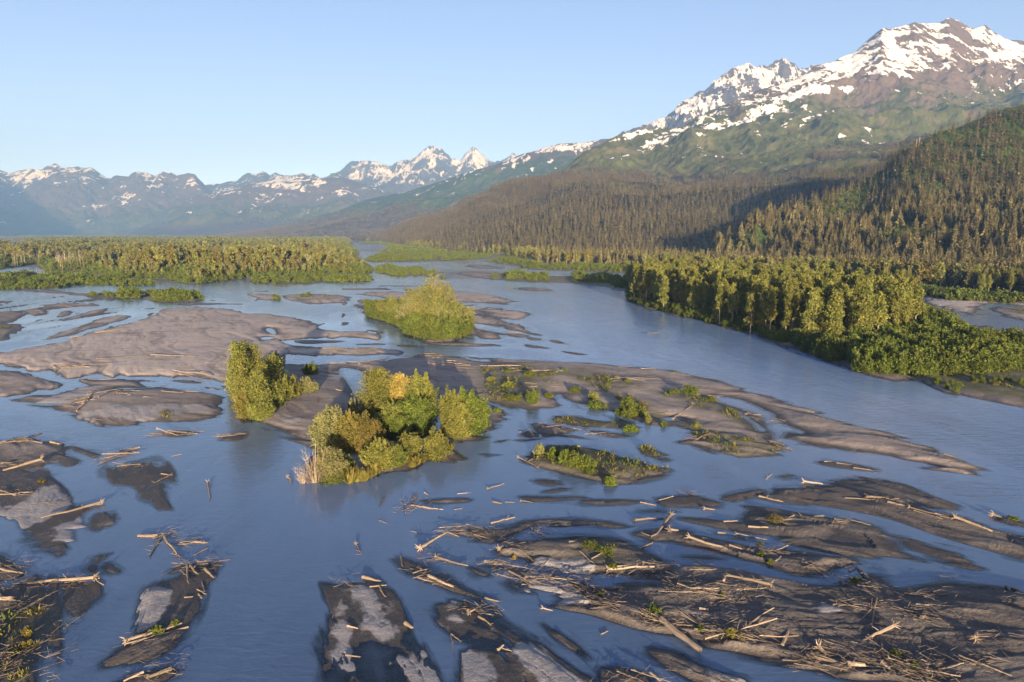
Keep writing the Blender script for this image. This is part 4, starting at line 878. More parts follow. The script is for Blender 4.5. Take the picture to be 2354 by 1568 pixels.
add_pts('willow_shrub', p, rng.uniform(2, 4.5, len(p)), 2)
p = slope_pts(RD, 0, 0, 1.8, 245, 29, lambda d: 1 / 900.)
add_pts('spruce_tree', p, rng.uniform(15, 22, len(p)), 8)

def hidden(me):
    return bpy.data.objects.new(me.name, me)
def scatter(name, pts_, metas, label, cat):
    """all the remaining trees of a kind as one growth of instances"""
    n = len(pts_); me = bpy.data.meshes.new(name); me.vertices.add(n); me.vertices.foreach_set('co', pts_[:, :3].astype(np.float32).ravel())
    attr(me, 'size', pts_[:, 3]); attr(me, 'turn', rng.rand(n) * 6.283); attr(me, 'pick', pts_[:, 5])
    o = link(bpy.data.objects.new(name, me)); tag(o, label, cat, kind='stuff')
    ng = bpy.data.node_groups.new(name, 'GeometryNodeTree'); ng.interface.new_socket('Geometry', in_out='INPUT', socket_type='NodeSocketGeometry'); ng.interface.new_socket('Geometry', in_out='OUTPUT', socket_type='NodeSocketGeometry')
    N = ng.nodes; Lk = ng.links.new; gi = N.new('NodeGroupInput'); go = N.new('NodeGroupOutput'); jn = N.new('GeometryNodeJoinGeometry')
    def na(nm):
        a = N.new('GeometryNodeInputNamedAttribute'); a.data_type = 'FLOAT'; a.inputs[0].default_value = nm; return [x for x in a.outputs if x.type == 'VALUE' and x.enabled][0]
    si, tu, pk = na('size'), na('turn'), na('pick')
    cr = N.new('ShaderNodeCombineXYZ'); Lk(tu, cr.inputs[2])
    for i, m in enumerate(metas):
        ob = hidden(m); oi = N.new('GeometryNodeObjectInfo'); oi.inputs['Object'].default_value = ob; oi.inputs['As Instance'].default_value = True
        cmp = N.new('FunctionNodeCompare'); cmp.data_type = 'FLOAT'; cmp.operation = 'EQUAL'; Lk(pk, cmp.inputs[0]); cmp.inputs[1].default_value = i; cmp.inputs['Epsilon'].default_value = .1
        ip = N.new('GeometryNodeInstanceOnPoints'); Lk(gi.outputs[0], ip.inputs['Points']); Lk(cmp.outputs[0], ip.inputs['Selection']); Lk(oi.outputs['Geometry'], ip.inputs['Instance'])
        Lk(cr.outputs[0], ip.inputs['Rotation']); Lk(si, ip.inputs['Scale']); Lk(ip.outputs[0], jn.inputs[0])
    Lk(jn.outputs[0], go.inputs[0]); o.modifiers.new('growth', 'NODES').node_group = ng
    return o
TXT = {'spruce_tree': ('dark brown green spruce', 'tree'), 'cottonwood_tree': ('tall slender cottonwood with yellow green crown', 'tree'),
       'willow_shrub': ('bushy green willow shrub', 'shrub'), 'dead_tree': ('bare grey dead tree trunk', 'dead tree')}
WHOLE = {'spruce_tree': 'dark spruce forest covering the hillsides', 'cottonwood_tree': 'yellow green cottonwood forest further back on the flats', 'willow_shrub': 'low green willow thickets further back', 'dead_tree': 'further grey dead trunks in the left forest'}
def individuals(kind, rows, lab=None, cat=None):
    for q in rows:
        v = PROTO[kind][rng.randint(len(PROTO[kind]))]; s_ = q[3] / BASEH[kind]; wv = rng.uniform(.85, 1.15)
        reg = REG[int(q[4])]; hs = 'tall' if q[3] > BASEH[kind] * .95 else ('small' if q[3] < BASEH[kind] * .6 else 'middle sized')
        xd = float(toD(q[:3])[0]); side = 'left' if xd < 785 else ('centre' if xd < 1569 else 'right')
        base = TXT[kind][0]
        lb = base.replace('tall slender', hs + ' slender') if kind == 'cottonwood_tree' else hs + ' ' + base
        lb = '%s %s' % (lb, reg)
        if 'low islands' in reg: lb += ', %s of the photo' % side
        gp = lb
        loc = (q[0], q[1], q[2]); rz = rng.rand() * 6.28
        if kind == 'dead_tree':
            o = link(bpy.data.objects.new(kind, v[0])); o.location = loc; o.rotation_euler[2] = rz; o.scale = (s_,) * 3
        else:
            o = link(bpy.data.objects.new(kind, None)); o.location = loc; o.rotation_euler = (rng.normal() * .02, rng.normal() * .02, rz); o.scale = (s_ * wv, s_ * wv, s_)
            o.empty_display_size = .1
            a = link(bpy.data.objects.new('stems' if 'shrub' in kind else 'trunk', v[0]), o); b = link(bpy.data.objects.new('foliage' if 'shrub' in kind else 'crown', v[1]), o)
        tag(o, lb, TXT[kind][1], gp)
for kind in POINTS:
    a = np.concatenate(POINTS[kind]); a = a[a[:, 1] > 60]
    xd, yd, dp = toD(a[:, :3]); inf = (xd > 4) & (xd < 2350) & (yd < 1560)
    app = np.where(inf, a[:, 3] / dp, 0) * np.where((kind == 'willow_shrub') & (a[:, 4] == 0) & (a[:, 1] > 230), .75, 1)
    order = np.argsort(-app); n_ind = 288 if kind != 'willow_shrub' else 255
    individuals(kind, a[order[:n_ind]])
    rest = a[order[n_ind:]]
    if not len(rest): continue
    xd, yd, dp = toD(rest[:, :3]); rest = rest[(xd > -400) & (xd < 2760)]; dp = np.linalg.norm(rest[:, :2], axis=1)
    ms_ = [p_[2] for p_ in PROTO[kind]]; n0 = len(ms_); fm = FARM.get(kind, []); gm = GROVE.get(kind, [])
    pk = rng.randint(0, n0, len(rest)).astype(float)
    lim = {'spruce_tree': (1000, 2300), 'cottonwood_tree': (560, 1700), 'willow_shrub': (420, 1500), 'dead_tree': (9e9, 9e9)}[kind]
    if fm: m = dp > lim[0]; pk[m] = n0 + rng.randint(0, len(fm), m.sum())
    if gm: m = dp > lim[1]; pk[m] = n0 + len(fm) + rng.randint(0, len(gm), m.sum())
    rest = np.c_[rest, pk]; rest[:, 3] /= BASEH[kind]
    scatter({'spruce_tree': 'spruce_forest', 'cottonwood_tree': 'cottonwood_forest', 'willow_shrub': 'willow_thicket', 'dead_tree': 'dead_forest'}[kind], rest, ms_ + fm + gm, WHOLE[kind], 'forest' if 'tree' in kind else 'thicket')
    print(kind, len(a), len(rest))
# ------------------------------------------------------------------ the traced plants of the foreground and middle
def gz1(x, y): return float(ground_z(np.array([[x, y, 0.]]))[0])
def place_plant(xb, yb, yt, wD, kind, mat, lab, seed, grp=None, wood=None, sink=.15, **kw):
    """foot at a ground point, height from the traced top, width from the traced crown"""
    g = G(xb, yb)[...]; z0 = max(gz1(g[0], g[1]), -.1) ; Y = g[1]
    top = W(xb, yt, Y); H = float(top[2] - z0); Wd = wD / F * math.hypot(g[1], 40)
    H = max(H, .6); mw = wood or M_DBARK
    if 'ls' in kw and kind in ('tree', 'shrub'): kw['ls'] *= .8; kw['nl'] = int(kw['nl'] * 1.4)
    if kind == 'tree':
        Wd *= 1.05
        a, b = cottonwood(seed, H=H, wid=Wd / H * .62, **kw); nm, pn = 'cottonwood_tree', ('trunk', 'crown'); cat = 'tree'
    elif kind == 'shrub':
        Wd *= 1.22
        a, b = shrub(seed, H=H, wid=Wd / H * .82, **kw); nm, pn = 'willow_shrub', ('stems', 'foliage'); cat = 'shrub'
    elif kind == 'bare':
        a, b = bare_bush(seed, H=H, wid=Wd / H, **kw), None; nm, pn = 'bare_shrub', ('stems', ''); cat = 'bare shrub'
    elif kind == 'tuft':
        o = link(bpy.data.objects.new('grass_tuft', tuft(seed, H=H, w=Wd, **kw).mesh('grass_tuft', mat))); o.location = (g[0], g[1], z0)
        return tag(o, lab, 'grass tuft', grp)
    o = bpy.data.objects.new(nm, None); link(o); o.location = (g[0], g[1], z0 - sink); o.empty_display_size = .1
    if b is None:
        COL.objects.unlink(o); bpy.data.objects.remove(o)
        o = link(bpy.data.objects.new(nm, a.mesh(nm, M_DBARK if seed % 2 else M_DEAD))); o.location = (g[0], g[1], z0 - sink); return tag(o, lab, cat, grp)
    link(bpy.data.objects.new(pn[0], a.mesh(pn[0], mw)), o); link(bpy.data.objects.new(pn[1], b.mesh(pn[1], mat)), o)
    return tag(o, lab, cat, grp)
def HZ(x, y): return 662.1 + x * .2083, 797.0 + y * .2083
def AZ(x, y): return x * .3334, 674.4 + y * .3334
n_ = [900]
def pp(zf, xb, yb, yt, w, kind, mat, lab, grp=None, wood=None, **kw):
    n_[0] += 1
    X, Yb = zf(xb, yb); Yt = zf(xb, yt)[1]; wD = zf(w, 0)[0] - zf(0, 0)[0]
    return place_plant(X, Yb, Yt, wD, kind, mat, lab, n_[0], grp, wood, **kw)
big = dict(ls=.21)
# the wooded clump in the middle of the picture
pp(HZ, 1010, 900, 240, 290, 'tree', M_COT, 'tallest pointed cottonwood rising from the central green clump', nl=15000, ls=.24, bare=.12, dens=1.7, trunks=2)
pp(HZ, 1235, 880, 315, 230, 'tree', M_GOLD, 'golden yellow young tree in the middle of the central green clump', nl=9000, ls=.24, bare=.15, dens=1.6)
pp(HZ, 1440, 860, 325, 380, 'shrub', M_COT, 'large rounded dark green tree crown at the back right of the central clump', nl=30000, stems=30, ls=.24, low=.08)
pp(HZ, 1400, 960, 560, 420, 'shrub', M_WIL, 'broad deep green bush at the heart of the central clump', nl=30000, stems=30, ls=.23, low=.05)
pp(HZ, 1130, 990, 640, 330, 'shrub', M_COT, 'dense bush below the tallest cottonwood of the central clump', nl=20000, stems=22, ls=.23, low=.05)
pp(HZ, 1220, 1040, 740, 280, 'shrub', M_WIL, 'dark green bush in front of the heart of the central clump', nl=14000, stems=22, ls=.22, low=.04)
pp(HZ, 1180, 820, 330, 200, 'shrub', M_WIL, 'dark shaded bush behind the golden tree', nl=9000, stems=16, ls=.24)
for xb, yb, yt, w, l in [(1800, 980, 480, 260, 'left half of the round bush pair beside the central clump'), (1980, 960, 490, 300, 'tall middle bush of the round thicket right of the central clump'), (2110, 900, 590, 220, 'right end bush of the round thicket right of the central clump'),
                         (1880, 1010, 640, 260, 'low front bush of the round thicket right of the central clump')]:
    pp(HZ, xb, yb, yt, w, 'shrub', M_WIL if w != 260 else M_COT, l, nl=20000, stems=26, ls=.22, low=.03)
pp(HZ, 1640, 1235, 925, 290, 'shrub', M_COT, 'small round olive bush standing at the water below the round thicket', nl=14000, stems=26, ls=.17, low=.05, spiky=.8)
pp(HZ, 470, 1150, 680, 340, 'shrub', M_GREY, 'tall grey green willow at the left edge of the central clump', nl=22000, stems=26, ls=.22)
pp(HZ, 690, 1180, 740, 300, 'shrub', M_WIL2, 'olive brown bush between the grey willow and the heart of the clump', nl=22000, stems=26, ls=.22)
pp(HZ, 900, 1200, 800, 290, 'shrub', M_WIL2, 'brownish bush with bare leaning stems in the middle of the clump', nl=14000, stems=34, ls=.20, low=.3)
pp(HZ, 740, 930, 590, 170, 'shrub', M_GREY, 'pale leafed willow with dead tips at the back left of the clump', nl=6000, stems=14, ls=.2, spiky=.9)
pp(HZ, 590, 940, 590, 120, 'bare', M_GREY, 'leafless grey shrub sticking out at the back left of the clump')
pp(HZ, 470, 1460, 1100, 300, 'shrub', M_GREY, 'pale green bush at the lower left tip of the central clump', nl=16000, stems=24, ls=.2, low=.2)
pp(HZ, 620, 1400, 1190, 200, 'shrub', M_WIL, 'low bright bush between the pale bush and the reeds', nl=7000, stems=18, ls=.19)
pp(HZ, 1020, 1350, 1040, 330, 'shrub', M_COT, 'yellow green bush over bare stems at the waterside, front of the clump', nl=15000, stems=36, ls=.19, low=.35)
pp(HZ, 1180, 1330, 1100, 200, 'shrub', M_WIL, 'bright green bush hanging over the water at the clump front', nl=8000, stems=22, ls=.19, low=.15)
pp(HZ, 1350, 1230, 960, 260, 'shrub', M_COT, 'olive bush right of the front bush of the central clump', nl=12000, stems=26, ls=.19, low=.2)
pp(HZ, 500, 1480, 1430, 240, 'shrub', M_WIL, 'bright grass green sedge patch at the foot of the pale bush', nl=3000, stems=24, ls=.16)
for i, (xb, yb, yt, w) in enumerate([(300, 1500, 1010, 200), (230, 1500, 1180, 260), (160, 1510, 1300, 160), (380, 1490, 1250, 130)]):
    pp(HZ, xb, yb, yt, w, 'bare', M_GREY, ['tallest bare dead shrub at the left tip of the central clump', 'spreading bare dead shrub at the water at the clump tip', 'outermost low bare shrub at the clump tip', 'thin bare stems beside the pale bush'][i], n=15)
for i, (xb, yb, yt, w) in enumerate([(690, 1500, 1330, 90), (760, 1480, 1360, 80), (840, 1470, 1340, 100), (900, 1440, 1330, 80), (960, 1410, 1260, 70), (1300, 1290, 1180, 80), (1420, 1300, 1190, 110), (1370, 1330, 1250, 80), (1480, 1270, 1180, 70), (1800, 1130, 1060, 50)]):
    pp(HZ, xb, yb, yt, w, 'tuft', M_GRASS, 'brown and green reed tuft in the water along the front of the clump', 'reed tufts along the central clump', n=160)
# the left clump
for (xb, yb, yt, w, mat, l, kw) in [
    (1700, 780, 312, 115, M_COT, 'dark topped tallest cottonwood in the left clump', dict(nl=7000, bare=.1)), (1652, 740, 345, 100, M_GREY, 'pale slender cottonwood at the left edge of the left clump', dict(nl=7000, bare=.1)),
    (1735, 800, 380, 110, M_COT, 'yellow green cottonwood in the centre of the left clump', dict(nl=8000, bare=.1)), (1795, 760, 345, 120, M_COT, 'pointed cottonwood right of the tallest one in the left clump', dict(nl=8000, bare=.1)),
    (1890, 720, 415, 110, M_COT, 'shorter cottonwood at the right of the left clump', dict(nl=7000, bare=.1)), (1845, 760, 470, 110, M_COT, 'low cottonwood before the shorter cottonwood of the left clump', dict(nl=6000, bare=.1)),
    (1620, 700, 450, 80, M_GREY, 'thin grey green cottonwood overhanging the water at left', dict(nl=4000, bare=.15)), (1770, 830, 520, 110, M_COT, 'leafy young cottonwood at the front of the left clump', dict(nl=7000, bare=.08))]:
    pp(AZ, xb, yb, yt, w, 'tree', mat, l, ls=.26, dens=1.5, trunks=2, lean=1.0, **kw)
for (xb, yb, yt, w, mat, l, kw) in [
    (1905, 560, 405, 110, M_WIL, 'dark green bush behind the left clump', dict(nl=7000)), (1700, 850, 690, 150, M_WIL2, 'olive bush at the waterside of the left clump', dict(nl=9000, stems=28)),
    (1800, 868, 740, 170, M_COT, 'low yellow green bush at the foot of the left clump', dict(nl=10000, stems=26)), (1880, 800, 610, 170, M_COT, 'bushy young willow right of the left clump', dict(nl=11000, stems=26)),
    (1960, 760, 580, 130, M_COT, 'upright willow on the right flank of the left clump', dict(nl=8000, stems=22)), (2020, 730, 570, 110, M_COT, 'slim willow near the right end of the left clump', dict(nl=6000, stems=18)),
    (2110, 700, 580, 130, M_GREY, 'dry brownish bush at the right end of the left clump', dict(nl=5000, stems=30, spiky=.9)), (2165, 690, 610, 70, M_GREY, 'small dry bush beyond the dry brownish bush', dict(nl=2500, stems=20)),
    (2142, 570, 487, 95, M_WIL, 'solitary round green bush beside the side channel', dict(nl=7000, stems=24)), (1620, 640, 470, 90, M_GREY, 'pale bush leaning over the channel at left', dict(nl=5000, stems=22))]:
    pp(AZ, xb, yb, yt, w, 'shrub', mat, l, ls=.22, **kw)
pp(AZ, 1655, 790, 620, 120, 'bare', M_GREY, 'bare pale stems leaning from the left clump over the water', n=36)
pp(AZ, 1625, 730, 560, 80, 'bare', M_GREY, 'bare twigs at the left edge of the left clump', n=24)
# mid river island: tall birch-like trees
def Z2(x, y): return 784.7 + x * .3334, 306.5 + y * .3334
for i, (xb, yb, yt, w, l) in enumerate([(650, 1330, 980, 120, 'tallest tree on the small mid river island'), (590, 1320, 1020, 110, 'tall tree just left of the tallest on the mid river island'), (510, 1310, 1085, 120, 'left tree of the tall group on the mid river island'),
        (700, 1320, 1040, 100, 'tree just right of the tallest on the mid river island'), (745, 1300, 1040, 60, 'thin pointed tree right of the tall group on the mid river island'), (620, 1350, 1090, 130, 'broad lower tree before the tall group on the mid river island'),
        (830, 1330, 1180, 60, 'small pointed tree at the right end of the mid river island'), (345, 1280, 1130, 40, 'thin young tree on the left part of the mid river island'), (560, 1340, 1150, 120, 'low leafy tree at the centre left of the mid river island'),
        (460, 1330, 1120, 80, 'leafy tree at the left foot of the tall group on the mid river island'), (720, 1370, 1180, 130, 'round tree at the right foot of the tall group on the mid river island'), (290, 1270, 1150, 35, 'short thin tree near the left tip of the mid river island')]):
    pp(Z2, xb, yb, yt, w * 1.5, 'tree', M_COT if i % 3 else M_GREY, l, nl=6000, ls=.33, bare=.08, dens=1.4, trunks=2, wood=M_BARK)
def FZ(x, y): return 1103.5 + x * .3334, 735.7 + y * .3334
for i, (xb, yb, yt, w) in enumerate([(75, 435, 388, 55), (190, 380, 345, 50), (345, 408, 355, 70), (585, 370, 332, 28), (1020, 447, 412, 42), (1450, 528, 445, 105), (360, 585, 478, 85), (230, 562, 520, 100), (780, 560, 495, 65), (800, 605, 555, 130), (1018, 640, 532, 110), (1020, 668, 600, 110),
        (1158, 705, 650, 38), (1265, 732, 693, 36), (1350, 372, 352, 24), (650, 505, 462, 70), (190, 475, 430, 80), (1330, 522, 488, 80), (1110, 660, 615, 70), (120, 640, 615, 60), (1490, 745, 715, 60), (1600, 560, 530, 50), (470, 540, 500, 50), (960, 650, 610, 60)]):
    pp(FZ, xb, yb, yt, w, 'shrub', M_WIL if i % 4 else M_COT, '%s green willow bush standing alone on the long gravel bar' % ('round' if w > 60 else 'small'), '%s bushes on the long gravel bar' % ('round' if w > 60 else 'small'), nl=2600, stems=14, ls=.2)
for i, (xb, yb, yt, w, l) in enumerate([(410, 945, 855, 70, 'greyish bush at the left tip of the low green islet'), (505, 968, 880, 85, 'round bush second from the left on the low green islet'), (590, 1015, 895, 95, 'largest bush of the row on the low green islet'), (650, 1035, 915, 100, 'bush at the middle front of the row on the low green islet'), (745, 1045, 942, 100, 'right bush of the row on the low green islet'),
        (655, 915, 865, 60, 'pale bush at the back of the low green islet'), (895, 1138, 1070, 70, 'single bush at the water on the lower edge of the islet'), (755, 1068, 1015, 60, 'low bush before the right bush of the islet row'), (1025, 768, 725, 75, 'willow bush on the small bar above the green islet'), (1070, 768, 735, 45, 'short bush beside the willow on the small bar')]):
    pp(FZ, xb, yb, yt, w, 'shrub', M_WIL if i not in (0, 5) else M_GREY, l, nl=5000, stems=20, ls=.2)
def EZ(x, y): return 1569.4 + x * .3334, 1047.1 + y * .3334
def DZ(x, y): return 784.7 + x * .3334, 1047.1 + y * .3334
def BZ(x, y): return x * .3334, 1047.1 + y * .3334
for zf, xb, yb, yt, w, k in [(EZ, 545, 700, 655, 45, 1), (EZ, 600, 745, 710, 40, 1), (EZ, 640, 470, 415, 110, 2), (EZ, 1190, 880, 840, 80, 1), (EZ, 330, 1280, 1180, 60, 2), (EZ, 120, 1230, 1195, 40, 1), (EZ, 1470, 1400, 1340, 80, 1), (EZ, 1590, 1480, 1420, 60, 1), (EZ, 390, 1290, 1230, 60, 2),
        (DZ, 1790, 975, 930, 35, 1), (DZ, 2150, 1110, 1060, 110, 1), (DZ, 1190, 710, 690, 30, 3), (BZ, 1080, 1230, 1170, 80, 1), (BZ, 1210, 1170, 1140, 50, 1), (BZ, 190, 1260, 1180, 60, 2), (BZ, 180, 1330, 1270, 60, 2), (BZ, 100, 1380, 1340, 50, 1), (BZ, 290, 190, 170, 50, 2), (EZ, 2280, 450, 430, 60, 1), (EZ, 270, 1000, 985, 30, 1), (DZ, 1870, 790, 745, 60, 1), (DZ, 1820, 700, 650, 120, 1), (DZ, 1720, 660, 620, 110, 1), (EZ, 530, 620, 590, 40, 1)]:
    pp(zf, xb, yb, yt, w, 'shrub', {1: M_WIL, 2: M_WIL2, 3: M_GOLD}[k], {1: 'small leafy green sapling growing among the driftwood in the foreground', 2: 'olive brown leafy plant growing among the driftwood in the foreground', 3: 'tiny yellow plant beside driftwood on the dark bar'}[k], {1: 'green saplings among the driftwood', 2: 'brown plants among the driftwood', 3: None}[k], nl=1500, stems=12, ls=.1)
# grass and herbs, too many to count
def herbs():
    zones = [(s, a) for s, a in VEG if s[0] in 'FDAB4' ]; V = []
    for s, a in zones:
        w_ = world_poly(s); lo = w_.min(0); hi = w_.max(0); n = int(min(9000, (hi - lo).prod() * .9 * a)); q = lo + rng.rand(n, 2) * (hi - lo); q = q[inside(q, w_)]
        q = q[fbm(q[:, 0] / 5, q[:, 1] / 5, 3, 91) > .06]; z = ground_z(np.c_[q, np.zeros(len(q))]); k = z > .02; V.append(np.c_[q[k], z[k], rng.uniform(.3, 1.0, k.sum())])
    a = np.concatenate(V); a = np.c_[a, np.zeros(len(a)), rng.randint(0, 3, len(a))]
    scatter('grass', a, [tuft(600 + i, H=.8, n=14, w=1.3).mesh('grass', [M_GRASS, M_WIL, M_WIL2][i]) for i in range(3)], 'sparse grass and low herbs growing over the gravel bars', 'grass')
herbs()

# ------------------------------------------------------------------ driftwood
M_LOG = bark_mat('bleached_driftwood', (.12, .098, .078), (.33, .27, .21), 5)
M_LOG2 = bark_mat('weathered_driftwood', (.09, .075, .062), (.25, .205, .16), 5)
def log_acc(L, r0, r, nb=2, k=7, n=8, wob=.03):
    a = Acc(); p = bend((-L / 2, 0, 0), (L / 2, 0, 0), n, wob * L / 4, r); p[:, 2] *= .5
    rad = np.linspace(r0, r0 * r.uniform(.45, .75), n) * r.uniform(.9, 1.1, n); a.add(*tube(p, rad, k)); V, Fq = tube(p[:1].repeat(2, 0) - [[0, 0, 0], [r0 * .2, 0, 0]], [r0, r0 * .2], k); a.add(V, Fq)
    for i in range(nb):
        q = p[r.randint(2, n - 1)]; l = L * r.uniform(.06, .2); az = r.choice([-1, 1]) * r.uniform(.4, 1.2)
        e = q + [math.cos(az) * l, math.sin(az) * l, l * r.uniform(-.1, .7)]; a.add(*tube(bend(q, e, 4, .02 * L / 4, r), np.linspace(r0 * .35, r0 * .1, 4), 4))
    return a
def root_acc(r0, r, L):
    a = Acc()
    for i in range(13):
        th = i * 2.4; l = (r0 + .08) * r.uniform(1.4, 3.0); e = np.array([-l * r.uniform(.2, .7), math.cos(th) * l * .8, math.sin(th) * l * .8])
        a.add(*tube(bend((.3 * r0, 0, 0), e, 5, r0 * .25, r), np.linspace(r0 * .55, r0 * .08, 5), 4))
    a.v = [v + [-L / 2, 0, 0] for v in a.v]; return a
def where(xd, yd):
    if yd < 760: return 'on the distant river bars'
    if xd < 620 and yd < 890: return 'on the broad sandbar at upper left'
    if xd < 560 and yd < 1000: return 'on the oval bar at left'
    if xd < 250 and yd < 1190: return 'on the gravel bank at the left edge'
    if xd < 100: return 'in the tangle at the lower left edge'
    if xd < 620: return 'in the shallow blue water at lower left'
    if yd < 860 and xd < 1010: return 'beside the side channel above the central clump'
    if yd < 1060 and xd > 1000: return 'on the long gravel bar right of the central clump'
    if xd < 1200 and yd < 1250: return 'in the open water below the central clump'
    if xd < 1160: return 'on the pale silt bars at bottom centre'
    if yd < 1270 and xd < 1650: return 'on the braided bars right of centre'
    if yd < 1310: return 'on the dark bars at the right'
    if yd > 1440 and xd > 1500: return 'in the long driftwood line at lower right'
    return 'on the dark ground at lower right'
LOGS = []     # xa ya xb yb radius root lift
